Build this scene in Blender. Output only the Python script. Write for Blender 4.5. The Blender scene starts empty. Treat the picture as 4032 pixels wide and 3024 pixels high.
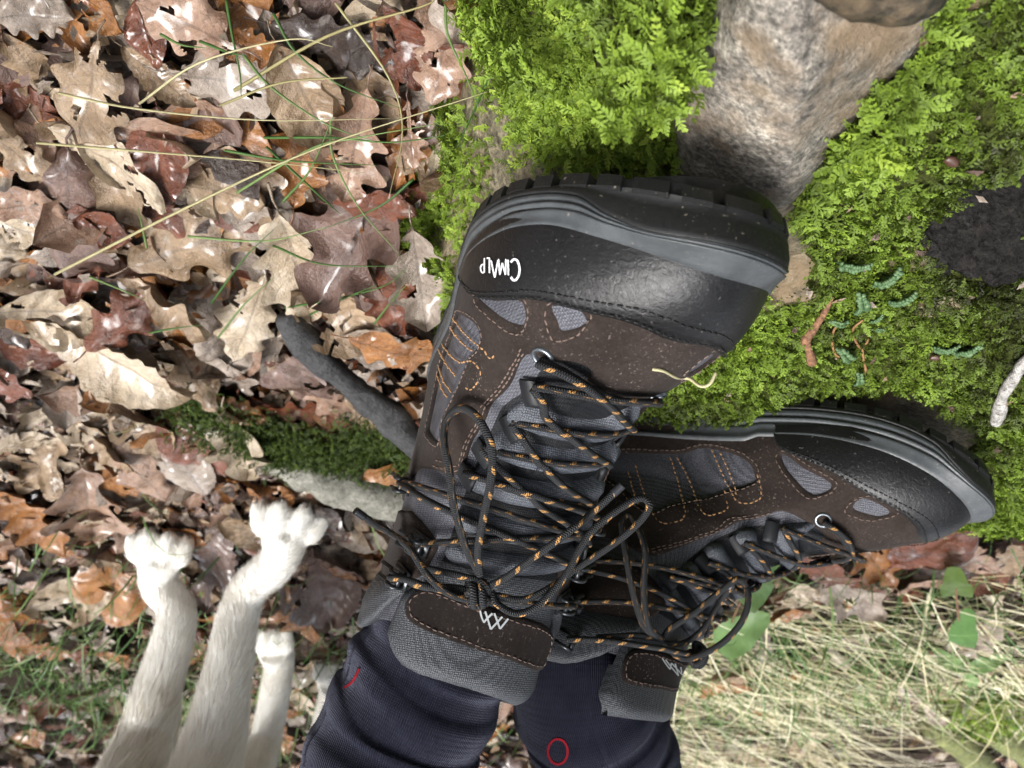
import bpy, bmesh, math, random
import numpy as np
from mathutils import Vector, Matrix, geometry as mgeo
from mathutils.bvhtree import BVHTree
rng = np.random.default_rng(7)
random.seed(7)
scene = bpy.context.scene
COL = scene.collection
# ------------------------------------------------------------------ camera
FPX, CX, CY = 3270.0, 2016.0, 1512.0            # photograph pixels (4032 x 3024)
PITCH, ROLL = math.radians(39.66), math.radians(1.31)
CAM = np.array([0.0, 0.0, 0.42])
_fw = np.array([0, math.cos(PITCH), -math.sin(PITCH)]); _up = np.array([0, math.sin(PITCH), math.cos(PITCH)]); _rt = np.array([1.0, 0, 0])
_rt2 = _rt*math.cos(ROLL)+_up*math.sin(ROLL); _up2 = _up*math.cos(ROLL)-_rt*math.sin(ROLL)
CR, CU = -_rt2, -_up2                            # the phone was held upside down
cam_d = bpy.data.cameras.new('camera'); cam = bpy.data.objects.new('camera', cam_d); COL.objects.link(cam)
cam.matrix_world = Matrix(((CR[0], CU[0], -_fw[0], CAM[0]), (CR[1], CU[1], -_fw[1], CAM[1]), (CR[2], CU[2], -_fw[2], CAM[2]), (0, 0, 0, 1)))
cam_d.sensor_width = 36; cam_d.lens = 36*FPX/4032; cam_d.clip_start = 0.01; cam_d.clip_end = 200
cam_d.dof.use_dof = True; cam_d.dof.focus_distance = 0.40; cam_d.dof.aperture_fstop = 15.0
scene.camera = cam
# ------------------------------------------------------------------ sky and sun
SUN_EL, SUN_AZ = math.radians(62), math.radians(100)
world = bpy.data.worlds.new('World'); scene.world = world; world.use_nodes = True
wn = world.node_tree; wn.nodes.clear()
sky = wn.nodes.new('ShaderNodeTexSky'); sky.sky_type = 'NISHITA'; sky.sun_disc = False
sky.sun_elevation = SUN_EL; sky.sun_rotation = SUN_AZ; sky.air_density = 0.6; sky.dust_density = 4.0; sky.ozone_density = 0.6
hsv = wn.nodes.new('ShaderNodeHueSaturation'); hsv.inputs['Saturation'].default_value = 0.30     # overcast: a pale, nearly grey sky
bg = wn.nodes.new('ShaderNodeBackground'); bg.inputs['Strength'].default_value = 0.15
wo = wn.nodes.new('ShaderNodeOutputWorld')
wn.links.new(sky.outputs[0], hsv.inputs['Color']); wn.links.new(hsv.outputs[0], bg.inputs[0]); wn.links.new(bg.outputs[0], wo.inputs[0])
sun_d = bpy.data.lights.new('sun', 'SUN'); sun_d.energy = 1.5; sun_d.angle = math.radians(40); sun_d.color = (1.0, 0.985, 0.96)
sun = bpy.data.objects.new('sun', sun_d); COL.objects.link(sun)
_sd = Vector((math.sin(SUN_AZ)*math.cos(SUN_EL), math.cos(SUN_AZ)*math.cos(SUN_EL), math.sin(SUN_EL)))
sun.rotation_euler = _sd.to_track_quat('Z', 'Y').to_euler(); sun.location = (0, 0, 5)
scene.view_settings.view_transform = 'Standard'; scene.view_settings.look = 'None'
scene.view_settings.exposure = 1.9; scene.view_settings.gamma = 1.0; scene.view_settings.use_curve_mapping = False
scene.render.engine = 'CYCLES'
scene.cycles.use_denoising = True
scene.cycles.max_bounces = 6; scene.cycles.transparent_max_bounces = 4
# ------------------------------------------------------------------ helpers
def ray(x, y):
    """direction through a pixel of the photograph (4032 x 3024)"""
    d = _fw + CR*((x-CX)/FPX) - CU*((y-CY)/FPX)
    return d
def ray22(x, y): return ray(x*4032/2212, y*4032/2212)
def nz(v):
    v = np.asarray(v, float); return v/(np.linalg.norm(v, axis=-1, keepdims=True)+1e-12)
def tag(o, label=None, cat=None, group=None, kind=None):
    if label: o['label'] = label
    if cat: o['category'] = cat
    if group: o['group'] = group
    if kind: o['kind'] = kind
    return o
def link(o, parent=None):
    COL.objects.link(o)
    if parent is not None: o.parent = parent
    return o
def empty(name, loc=(0, 0, 0), label=None, cat=None, group=None):
    o = bpy.data.objects.new(name, None); o.location = loc; o.empty_display_size = 0.02
    link(o); return tag(o, label, cat, group)
def mesh_np(name, V, Fc, mat=None, smooth=True, uv=None, col=None, midx=None):
    """V (n,3), Fc (m,3) or (m,4) int arrays or a list of faces"""
    me = bpy.data.meshes.new(name)
    V = np.asarray(V, np.float32)
    if isinstance(Fc, np.ndarray):
        m, k = Fc.shape
        me.vertices.add(len(V)); me.vertices.foreach_set('co', V.ravel())
        me.loops.add(m*k); me.loops.foreach_set('vertex_index', Fc.astype(np.int32).ravel())
        me.polygons.add(m); me.polygons.foreach_set('loop_start', np.arange(0, m*k, k, dtype=np.int32))
        try: me.polygons.foreach_set('loop_total', np.full(m, k, np.int32))
        except Exception: pass
    else:
        me.from_pydata([tuple(v) for v in V], [], [tuple(f) for f in Fc])
    me.update(calc_edges=True)
    if smooth: me.polygons.foreach_set('use_smooth', np.ones(len(me.polygons), bool))
    li = np.empty(len(me.loops), np.int32); me.loops.foreach_get('vertex_index', li)
    if uv is not None:
        ul = me.uv_layers.new(name='UVMap'); ul.data.foreach_set('uv', np.asarray(uv, np.float32)[li].ravel())
    if col is not None:
        ca = me.color_attributes.new('tint', 'FLOAT_COLOR', 'POINT')
        c = np.asarray(col, np.float32)
        if c.ndim == 1: c = np.repeat(c[:, None], 3, 1)
        ca.data.foreach_set('color', np.concatenate([c, np.ones((len(c), 1), np.float32)], 1).ravel())
    for m_ in (mat if isinstance(mat, (list, tuple)) else [mat]):
        if m_ is not None: me.materials.append(m_)
    if midx is not None: me.polygons.foreach_set('material_index', np.asarray(midx, np.int32))
    me.validate(); me.update()
    return me
def obj(name, me, parent=None, **kw):
    o = bpy.data.objects.new(name, me); link(o, parent); tag(o, **kw); return o
def grid_faces(nu, nv, wrap_u=False, wrap_v=False, flip=False):
    a = []
    U = nu if wrap_u else nu-1; Vn = nv if wrap_v else nv-1
    i, j = np.meshgrid(np.arange(U), np.arange(Vn), indexing='ij')
    i = i.ravel(); j = j.ravel(); i2 = (i+1) % nu; j2 = (j+1) % nv
    f = np.stack([i*nv+j, i2*nv+j, i2*nv+j2, i*nv+j2], 1)
    return f[:, ::-1] if flip else f
def frames(P):
    """parallel-transport frames along a polyline"""
    P = np.asarray(P, float); T = np.gradient(P, axis=0); T = nz(T)
    n = np.cross(T[0], [0, 0, 1]);
    if np.linalg.norm(n) < 1e-3: n = np.cross(T[0], [0, 1, 0])
    n = nz(n); N = [n]
    for k in range(1, len(P)):
        n = n-T[k]*np.dot(n, T[k]); n = nz(n); N.append(n)
    N = np.array(N); B = np.cross(T, N)
    return T, N, B
def tube(P, r, ns=8, caps=True, flat=None):
    """tube mesh arrays; r scalar or per point; returns V,F(list),uv"""
    P = np.asarray(P, float); n = len(P); r = np.broadcast_to(np.asarray(r, float), (n,))
    T, N, B = frames(P); a = np.arange(ns)/ns*2*math.pi
    rb = r if flat is None else r*flat
    V = P[:, None, :]+N[:, None, :]*(np.cos(a)[None, :, None]*r[:, None, None])+B[:, None, :]*(np.sin(a)[None, :, None]*rb[:, None, None])
    L = np.concatenate([[0], np.cumsum(np.linalg.norm(np.diff(P, axis=0), axis=1))])
    uv = np.stack([np.repeat(L, ns), np.tile(a/(2*math.pi), n)], 1)
    F = grid_faces(n, ns, wrap_v=True)
    V = V.reshape(-1, 3)
    Fl = [tuple(f) for f in F]
    if caps:
        Fl.append(tuple(range(ns))[::1]); Fl.append(tuple(range((n-1)*ns, n*ns))[::-1])
    return V, Fl, uv
def spline(P, n=None, closed=False, step=None):
    """Catmull-Rom through points"""
    P = np.asarray(P, float)
    if closed: Q = np.concatenate([P[-1:], P, P[:2]])
    else: Q = np.concatenate([2*P[:1]-P[1:2], P, 2*P[-1:]-P[-2:-1]])
    segs = len(Q)-3; out = []
    m = 8 if n is None else max(2, int(math.ceil(n/segs)))
    for i in range(segs):
        p0, p1, p2, p3 = Q[i:i+4]
        t = np.linspace(0, 1, m, endpoint=False)[:, None]
        out.append(0.5*((2*p1)+(-p0+p2)*t+(2*p0-5*p1+4*p2-p3)*t**2+(-p0+3*p1-3*p2+p3)*t**3))
    out = np.concatenate(out)
    if not closed: out = np.concatenate([out, P[-1:]])
    if step:
        D = out if not closed else np.concatenate([out, out[:1]])
        L = np.concatenate([[0], np.cumsum(np.linalg.norm(np.diff(D, axis=0), axis=1))])
        k = max(3, int(L[-1]/step)); s = np.linspace(0, L[-1], k+1)
        out = np.stack([np.interp(s, L, D[:, c]) for c in range(D.shape[1])], 1)
        if closed: out = out[:-1]
    return out
class Acc:
    """collects pieces into one mesh"""
    def __init__(s): s.V = []; s.F = []; s.uv = []; s.c = []; s.n = 0
    def add(s, V, F, uv=None, c=None):
        V = np.asarray(V, float); s.V.append(V); s.F += [tuple(int(i)+s.n for i in f) for f in F]
        s.uv.append(np.zeros((len(V), 2)) if uv is None else np.asarray(uv)); s.c.append(np.ones(len(V)) if c is None else np.broadcast_to(np.asarray(c, float), (len(V),)))
        s.n += len(V)
    def mesh(s, name, mat, smooth=True):
        return mesh_np(name, np.concatenate(s.V), s.F, mat, smooth, np.concatenate(s.uv), np.concatenate(s.c))
def vnoise(P, f, seed=0):
    """cheap smooth value noise in 2-D or 3-D, numpy, about -1..1"""
    P = np.atleast_2d(np.asarray(P, float))*f; k = P.shape[1]
    i = np.floor(P).astype(np.int64); u = P-i; u = u*u*(3-2*u); out = np.zeros(len(P))
    for c in range(2**k):
        w = np.ones(len(P)); h = np.full(len(P), seed*7919+13, np.int64)
        for d in range(k):
            b = (c >> d) & 1; w *= u[:, d] if b else 1-u[:, d]
            h = h*np.int64(1000003) ^ (i[:, d]+b)*np.int64((73856093, 19349663, 83492791)[d])
        h = (h ^ (h >> 13))*np.int64(1274126177); h = h ^ (h >> 16)
        out += w*((h & 0xffff)/32767.5-1)
    return out
def fbm(P, f, oct=4, seed=0):
    a, s = 1.0, 0
    for o in range(oct): s = s+a*vnoise(P, f*2**o, seed+o); a *= .5
    return s
# ------------------------------------------------------------------ material helper
class NT:
    def __init__(s, name):
        s.m = bpy.data.materials.new(name); s.m.use_nodes = True; s.t = s.m.node_tree; s.t.nodes.clear()
        s.out = s.n('ShaderNodeOutputMaterial'); s.b = s.n('ShaderNodeBsdfPrincipled'); s.l(s.b.outputs[0], s.out.inputs['Surface'])
    def n(s, t, **kw):
        x = s.t.nodes.new(t)
        for k, v in kw.items(): setattr(x, k, v)
        return x
    def l(s, a, b): s.t.links.new(a, b)
    def s(s, node, k, v):
        if hasattr(v, 'is_linked') or hasattr(v, 'links'): s.l(v, node.inputs[k])
        else: node.inputs[k].default_value = v
    def P(s, **kw):
        for k, v in kw.items(): s.s(s.b, k.replace('_', ' '), v)
        return s
    def coord(s, which='Object'): return s.n('ShaderNodeTexCoord').outputs[which]
    def mapping(s, v, scale=(1, 1, 1), rot=(0, 0, 0)):
        m = s.n('ShaderNodeMapping'); s.l(v, m.inputs[0]); m.inputs['Scale'].default_value = scale; m.inputs['Rotation'].default_value = rot; return m.outputs[0]
    def noise(s, v, scale, detail=4, rough=.55, dist=0, out='Fac'):
        x = s.n('ShaderNodeTexNoise'); s.l(v, x.inputs['Vector']); x.inputs['Scale'].default_value = scale; x.inputs['Detail'].default_value = detail; x.inputs['Roughness'].default_value = rough; x.inputs['Distortion'].default_value = dist
        return x.outputs[out]
    def voro(s, v, scale, feature='F1', out='Distance'):
        x = s.n('ShaderNodeTexVoronoi', feature=feature); s.l(v, x.inputs['Vector']); x.inputs['Scale'].default_value = scale; return x.outputs[out]
    def ramp(s, f, stops, interp='LINEAR'):
        x = s.n('ShaderNodeValToRGB'); s.l(f, x.inputs[0]); cr = x.color_ramp; cr.interpolation = interp
        while len(cr.elements) < len(stops): cr.elements.new(.5)
        for e, (p, c) in zip(cr.elements, stops):
            e.position = p; c = (c, c, c) if isinstance(c, (int, float)) else c; e.color = (*c[:3], 1)
        return x.outputs[0]
    def math(s, op, a, b=None, c=None):
        x = s.n('ShaderNodeMath', operation=op)
        for k, v in enumerate((a, b, c)):
            if v is not None: s.s(x, k, v)
        return x.outputs[0]
    def mix(s, f, a, b, mode='MIX'):
        x = s.n('ShaderNodeMix', data_type='RGBA', blend_type=mode)
        s.s(x, 0, f); s.s(x, 6, (*a, 1) if isinstance(a, tuple) and len(a) == 3 else a); s.s(x, 7, (*b, 1) if isinstance(b, tuple) and len(b) == 3 else b); return x.outputs[2]
    def bump(s, h, strength=.3, dist=.001, normal=None):
        x = s.n('ShaderNodeBump'); x.inputs['Strength'].default_value = strength; x.inputs['Distance'].default_value = dist; s.l(h, x.inputs['Height'])
        if normal is not None: s.l(normal, x.inputs['Normal'])
        s.l(x.outputs[0], s.b.inputs['Normal']); return x.outputs[0]
    def attr(s, name, out='Color'): return s.n('ShaderNodeAttribute', attribute_name=name).outputs[out]
# ------------------------------------------------------------------ boot surface (left foot: x to the toe, +y outside, metres)
def herm(xs, ys):
    xs = np.array(xs, float); ys = np.array(ys, float); d = np.diff(ys)/np.diff(xs)
    m = np.concatenate([[d[0]], np.where(d[:-1]*d[1:] > 0, 2*d[:-1]*d[1:]/(d[:-1]+d[1:]+1e-15), 0), [d[-1]]])
    def f(x):
        x = np.clip(np.asarray(x, float), xs[0], xs[-1]); k = np.clip(np.searchsorted(xs, x)-1, 0, len(xs)-2)
        h = xs[k+1]-xs[k]; t = (x-xs[k])/h
        return ys[k]*(2*t**3-3*t**2+1)+m[k]*h*(t**3-2*t**2+t)+ys[k+1]*(-2*t**3+3*t**2)+m[k+1]*h*(t**3-t**2)
    return f
_lat = herm([0, .03, .06, .10, .14, .18, .21, .24, .27, .305], [.034, .036, .038, .040, .0445, .0505, .0535, .0525, .048, .044])
_med = herm([0, .03, .06, .10, .14, .18, .21, .24, .27, .305], [.034, .035, .037, .038, .0415, .0475, .0500, .0490, .046, .042])
_ycf = herm([0, .15, .2, .25, .305], [0, 0, -.002, -.008, -.015])
def cap_(x, xb, xf, rb, rf):
    a = np.clip((x-(xf-rf))/rf, 0, 1); b = np.clip(((xb+rb)-x)/rb, 0, 1)
    return np.sqrt(np.clip(1-a**2.3, 0, 1))*np.sqrt(np.clip(1-b**2.2, 0, 1))
SXB, SXF = -.004, .304
def sole_y(x, side):
    return np.where(side > 0, _lat(x), _med(x))*cap_(x, SXB, SXF, .042, .085)*1.043
_xfz = herm([0, .03, .042, .052, .060, .067, .073, .0785, .083, .090, .100, .120, .140, .160, .180, .215], [.3005, .3005, .2985, .293, .283, .266, .245, .222, .203, .188, .172, .151, .136, .124, .116, .110])
_xt = [.11, .116, .124, .136, .151, .172, .188, .203, .222, .245, .266, .283, .293, .2985, .3005]
_zt = [.215, .18, .16, .14, .12, .10, .09, .083, .0785, .073, .067, .060, .052, .042, .03]
_Tx = herm(_xt, _zt)
_xbz = herm([0, .03, .06, .09, .12, .15, .18, .215], [.0, .0, -.002, .002, .009, .010, .007, .004])
_bz = herm([0, .05, .09, .12, .15, .18, .215], [.034, .037, .038, .0375, .039, .042, .043])
_bzm = herm([0, .05, .09, .12, .15, .18, .215], [.034, .038, .046, .0495, .051, .0495, .047])
_xsz = herm([0, .06, .085, .10, .13, .16, .215], [.13, .165, .185, .168, .143, .124, .110])
_nx = herm([.1, .15, .2, .24, .3], [2.6, 3.0, 3.2, 3.4, 3.4])
def Wfun(x, z, side):
    xb = _xbz(z); xs = np.minimum(_xsz(z), _xfz(z))
    xe = np.where(x < .15, x-xb*(1-np.clip(x, 0, .15)/.15), x)
    B = np.where(side > 0, _lat(xe), _med(xe))*cap_(xe, 0, .3012, .040, .085)+.0015*cap_(xe, 0, .3012, .040, .05)
    B = np.clip(B, 0, 1)
    T = np.where(x < .11, .215+(.11-x)*2, _Tx(x))
    n = _nx(x)
    yf = B*np.sqrt(np.clip(1-np.clip(z/T, 0, 1)**n, 0, 1))
    c = (xb+xs)/2; a = (xs-xb)/2
    ys = np.where(side > 0, _bz(z), _bzm(z))*np.sqrt(np.clip(1-np.clip(np.abs((x-c)/a), 0, 1)**np.where(x > c, 3.0, 2.2), 0, 1))
    return (yf**8+ys**8)**(1/8)*1.043
def S(z, t, off=0.0):
    """chart (z, t) -> point; t in [-1,1], 0 = front ridge, + = outside, |1| = heel"""
    z = np.asarray(z, float); t = np.asarray(t, float); z, t = np.broadcast_arrays(z, t)
    def raw(z, t):
        xb, xf = _xbz(z), _xfz(z)
        x = xb+(xf-xb)*(1+np.cos(np.pi*t))/2
        s = np.where(t >= 0, 1.0, -1.0)
        return np.stack([x, _ycf(x)+s*Wfun(x, z, s), z], -1)
    P = raw(z, t)
    if np.any(np.asarray(off) != 0):
        e, h = .002, .01
        dz = raw(z+e, t)-raw(z-e, t); dt = raw(z, t+h)-raw(z, t-h)
        N = nz(np.cross(dt, dz)); c = P-np.array([.1, 0, .05])
        # outward: compare with direction from the axis
        N = np.where(N[..., :1]*0+np.sum(N*np.stack([P[..., 0]-np.clip(P[..., 0], .05, .24), P[..., 1], np.maximum(P[..., 2]-.03, 0)], -1), -1, keepdims=True) < 0, -N, N)
        P = P+N*np.asarray(off)[..., None]
    return P
def chart(p):
    """point near the surface (left-foot local) -> (z,t)"""
    p = np.asarray(p, float); x, y, z = p[..., 0], p[..., 1], p[..., 2]
    xb, xf = _xbz(z), _xfz(z)
    c = np.clip(2*(x-xb)/(xf-xb)-1, -1, 1)
    return np.stack([z, np.arccos(c)/np.pi*np.where(y-_ycf(x) >= 0, 1, -1)], -1)
ZB0 = .022
_zl = np.concatenate([np.linspace(ZB0, .06, 26), np.linspace(.0612, .1, 36), np.linspace(.1015, .20, 60)])
_tl = np.linspace(-1, 1, 181)
def base_grid():
    Z, T = np.meshgrid(_zl, _tl, indexing='ij'); return S(Z, T)
def boot_rot(yaw, pit, rol):
    c, s = math.cos, math.sin
    Rz = np.array([[c(yaw), -s(yaw), 0], [s(yaw), c(yaw), 0], [0, 0, 1]]); Ry = np.array([[c(pit), 0, -s(pit)], [0, 1, 0], [s(pit), 0, c(pit)]]); Rx = np.array([[1, 0, 0], [0, c(rol), -s(rol)], [0, s(rol), c(rol)]])
    return Rz@Ry@Rx
POSE = {1: (np.array([.0062, .4314, .0381]), boot_rot(*np.radians([-103.7, 24.4, -1.2])), 1.0),      # left boot
        2: (np.array([-.0265, .5237, .0192]), boot_rot(*np.radians([198.9, 17.3, 7.9])), -1.0)}     # right boot (mirrored)
_o, _R, _m = POSE[1]; _pv = np.array([.21, .0, .04]); _R2 = boot_rot(*np.radians([-107.2, 24.0, 0.5])); POSE[1] = (_o+_R@_pv-_R2@_pv, _R2, _m)
LEAN = {1: (.095, .0), 2: (-.193, .155)}         # how the ankle leans over the foot
def lean(k, P, s=1.0):
    P = np.array(P, float); h = np.maximum(P[..., 2]-.06, 0)*s
    P[..., 0] += h*LEAN[k][1]; P[..., 1] += h*LEAN[k][0]; return P
def to_world(k, P):
    o, R, m = POSE[k]; return (lean(k, P)*np.array([1, m, 1]))@R.T+o
def to_local(k, P):
    o, R, m = POSE[k]; return lean(k, ((np.asarray(P)-o)@R)*np.array([1, m, 1]), -1.0)
_BG = base_grid(); _BF = grid_faces(len(_zl), len(_tl))
BVH = {k: BVHTree.FromPolygons([tuple(p) for p in to_world(k, _BG.reshape(-1, 3))], [tuple(int(i) for i in f) for f in _BF]) for k in (1, 2)}
def hit(k, x, y):
    """pixel (4032) -> left-foot local point on boot k"""
    d = ray(x, y); h = BVH[k].ray_cast(Vector(CAM), Vector(d))
    if h[0] is None: return None
    return to_local(k, np.array(h[0]))
def Z1(p): return (1600+p[0]/1.3825, 600+p[1]/1.3825)
def Z2(p): return (1300+p[0]/1.3825, 1600+p[1]/1.3825)
def Z3(p): return (2300+p[0]/1.2771, 1500+p[1]/1.2771)
def project(P):
    P = np.asarray(P)-CAM; d = P@_fw; return np.stack([CX+FPX*(P@CR)/d, CY-FPX*(P@CU)/d], -1)
# ------------------------------------------------------------------ boot materials
def weave(nt, sc=980):
    x = nt.n('ShaderNodeTexVoronoi', feature='F1'); nt.l(nt.coord('Object'), x.inputs['Vector']); x.inputs['Scale'].default_value = sc; x.inputs['Randomness'].default_value = .28
    return nt.math('MULTIPLY_ADD', x.outputs['Distance'], -3.2, 1.3)
def mat_fabric(name, c, spec=.25):
    n = NT(name); o = n.coord('Object'); w = weave(n)
    f = n.ramp(n.math('MULTIPLY_ADD', w, .45, .5), [(.15, tuple(x*.42 for x in c)), (.85, tuple(x*1.45 for x in c))])
    big = n.noise(o, 60, 4); f2 = n.mix(n.ramp(big, [(.35, 0), (.75, .55)]), f, tuple(x*.42 for x in c))      # damp patches
    sp = n.ramp(n.noise(o, 1500, 2), [(.72, 0), (.78, 1)])
    n.P(Base_Color=n.mix(n.math('MULTIPLY', sp, .5), f2, (.16, .15, .14)), Roughness=n.ramp(big, [(.3, .62), (.7, .38)]), Specular_IOR_Level=spec)
    n.bump(w, .55, .0003); return n.m
M_MESH = mat_fabric('grey_woven_fabric', (.105, .107, .126))
M_TONGUE = mat_fabric('charcoal_padded_fabric', (.080, .088, .105), .4)
M_UNDER = mat_fabric('dark_tongue_fabric', (.012, .013, .015), .2)
M_COLLAR = mat_fabric('grey_collar_fabric', (.070, .075, .084))
def mat_suede(name, c):
    n = NT(name); o = n.coord('Object'); a = n.noise(o, 480, 4, .75); b = n.noise(o, 45, 5)
    base = n.mix(n.ramp(b, [(.3, 0), (.75, 1)]), tuple(x*.62 for x in c), tuple(x*1.3 for x in c))
    base = n.mix(n.math('MULTIPLY', n.ramp(a, [(.35, 1), (.6, 0)]), .55), base, tuple(x*.4 for x in c))
    dust = n.math('MULTIPLY', n.ramp(n.noise(o, 750, 2), [(.62, 0), (.70, 1)]), n.ramp(n.noise(o, 38, 3), [(.40, 0), (.7, .9)]))
    n.P(Base_Color=n.mix(dust, base, (.20, .165, .145)), Roughness=.95, Specular_IOR_Level=.12, Sheen_Weight=.03, Sheen_Roughness=.5)
    n.bump(n.mix(.4, a, b), .5, .0006); return n.m
M_SUEDE = mat_suede('dark_brown_suede', (.030, .0225, .0190))
M_SUEDE2 = mat_suede('blackish_brown_suede', (.016, .012, .0105))
def mat_leather():
    n = NT('black_toe_leather'); o = n.coord('Object'); m = n.mapping(o, (1, .55, 1), (0, 0, .6))
    w = n.noise(m, 330, 6, .65, .8); g = n.noise(o, 600, 4, .7); b = n.noise(o, 50, 4)
    sp = n.math('MULTIPLY', n.ramp(n.noise(o, 520, 2), [(.68, 0), (.73, 1)]), .45); sf = n.math('MULTIPLY', n.ramp(n.noise(n.mapping(o, (1, 5, 2), (.3, .2, .8)), 60, 7, .75), [(.60, 0), (.70, .5)]), 1.0)
    n.P(Base_Color=n.mix(sp, n.mix(sf, n.mix(b, (.003, .003, .0035), (.007, .007, .0075)), (.022, .021, .020)), (.15, .14, .13)), Roughness=n.ramp(n.mix(.5, g, b), [(.3, .28), (.7, .46)]), Specular_IOR_Level=.45)
    n.bump(n.mix(.4, w, g), .9, .0006); return n.m
M_LEATHER = mat_leather()
def mat_rubber(name, c, r0, r1, dirt=.35):
    n = NT(name); o = n.coord('Object'); b = n.noise(o, 70, 5, .65); g = n.noise(o, 600, 4)
    base = n.mix(n.ramp(b, [(.35, 0), (.7, 1)]), tuple(x*.75 for x in c), tuple(x*1.25 for x in c))
    sc = n.math('MULTIPLY', n.ramp(n.noise(n.mapping(o, (1, 3, 3)), 260, 6, .7), [(.60, 0), (.72, 1)]), dirt)
    sp = n.math('MULTIPLY', n.ramp(n.noise(o, 620, 1), [(.71, 0), (.76, 1)]), .7)
    col = n.mix(sp, n.mix(sc, base, tuple(x*.5+.09 for x in c)), (.22, .19, .15))
    n.P(Base_Color=col, Roughness=n.ramp(g, [(.3, r0), (.7, r1)]), Specular_IOR_Level=.45)
    n.bump(g, .25, .0004); return n.m
M_RAND = mat_rubber('grey_rubber', (.056, .062, .066), .34, .6)
M_OUT = mat_rubber('black_rubber', (.006, .0065, .0065), .5, .75, .06)
def mat_simple(name, c, r=.5, metal=0, spec=.5, var=0, scale=300):
    n = NT(name)
    if var:
        b = n.noise(n.coord('Object'), scale, 4); n.P(Base_Color=n.mix(b, tuple(x*(1-var) for x in c), tuple(x*(1+var) for x in c)))
    else: n.P(Base_Color=(*c, 1))
    n.P(Roughness=r, Metallic=metal, Specular_IOR_Level=spec); return n.m
M_METAL = mat_simple('gunmetal_hook', (.035, .038, .042), .28, .6, .6, .4)
M_EYELET = mat_simple('grey_eyelet_metal', (.20, .22, .24), .35, .9, .5, .3)
M_WHITE = mat_simple('white_print', (.78, .80, .82), .5, 0, .4, .06)
M_LOGO = mat_simple('silver_print', (.34, .36, .36), .42, .25, .5, .12)
M_ST_OR = mat_simple('orange_thread', (.36, .205, .095), .7, 0, .2, .3, 900)
M_ST_BR = mat_simple('dusty_brown_thread', (.16, .115, .095), .8, 0, .2, .35, 900)
M_ST_BK = mat_simple('black_thread', (.012, .012, .012), .6, 0, .3, .2, 900)
M_WEB = mat_simple('black_webbing', (.011, .012, .014), .55, 0, .35, .5, 1500)
def mat_lace():
    n = NT('black_orange_lace'); uv = n.n('ShaderNodeUVMap'); sx = n.n('ShaderNodeSeparateXYZ'); n.l(uv.outputs[0], sx.inputs[0]); u, v = sx.outputs[0], sx.outputs[1]
    per = .0125
    p1 = n.math('FRACT', n.math('ADD', n.math('MULTIPLY', u, 1/per), n.math('MULTIPLY', v, 1.0)))
    tick = n.math('FRACT', n.math('ADD', n.math('MULTIPLY', u, 1/.0016), n.math('MULTIPLY', v, 3.0)))
    m1 = n.math('MULTIPLY', n.math('LESS_THAN', p1, .22), n.math('LESS_THAN', tick, .78))
    m2 = n.math('LESS_THAN', n.math('FRACT', n.math('MULTIPLY', v, 2.0)), .40)
    mask = n.math('MULTIPLY', m1, m2)
    br = n.math('ADD', n.math('SINE', n.math('ADD', n.math('MULTIPLY', u, 6000), n.math('MULTIPLY', v, 25.13))), n.math('SINE', n.math('SUBTRACT', n.math('MULTIPLY', u, 6000), n.math('MULTIPLY', v, 25.13))))
    blk = n.ramp(n.math('MULTIPLY_ADD', br, .25, .5), [(.2, .006), (.9, (.030, .032, .036))])
    n.P(Base_Color=n.mix(mask, blk, (.42, .22, .07)), Roughness=.6, Specular_IOR_Level=.3); n.bump(br, .6, .0004); return n.m
M_LACE = mat_lace()
M_AGLET = mat_simple('lace_tip', (.02, .021, .024), .25, 0, .5, .2)
# ------------------------------------------------------------------ panels laid on the boot surface
TS = .30
def xz(x, z, side):
    z = float(z); xb, xf = float(_xbz(z)), float(_xfz(z)); c = max(-1, min(1, 2*(x-xb)/(xf-xb)-1)); return (z, side*math.acos(c)/math.pi)
def hits(k, Zf, pts):
    out = []
    for p in pts:
        h = hit(k, *Zf(p))
        if h is not None: out.append(tuple(chart(h)))
    return out
def inpoly(P, poly):
    x, y = P[:, 0], P[:, 1]; n = len(poly); c = np.zeros(len(P), bool); a = poly; b = np.roll(poly, -1, 0)
    for i in range(n):
        m = (a[i, 1] > y) != (b[i, 1] > y)
        c ^= m & (x < (b[i, 0]-a[i, 0])*(y-a[i, 1])/(b[i, 1]-a[i, 1]+1e-15)+a[i, 0])
    return c
def segdist(P, A, B):
    d = np.full(len(P), 1e9)
    for a, b in zip(A, B):
        ab = b-a; t = np.clip(((P-a)@ab)/(ab@ab+1e-18), 0, 1); d = np.minimum(d, np.linalg.norm(P-a-t[:, None]*ab, axis=1))
    return d
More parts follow.
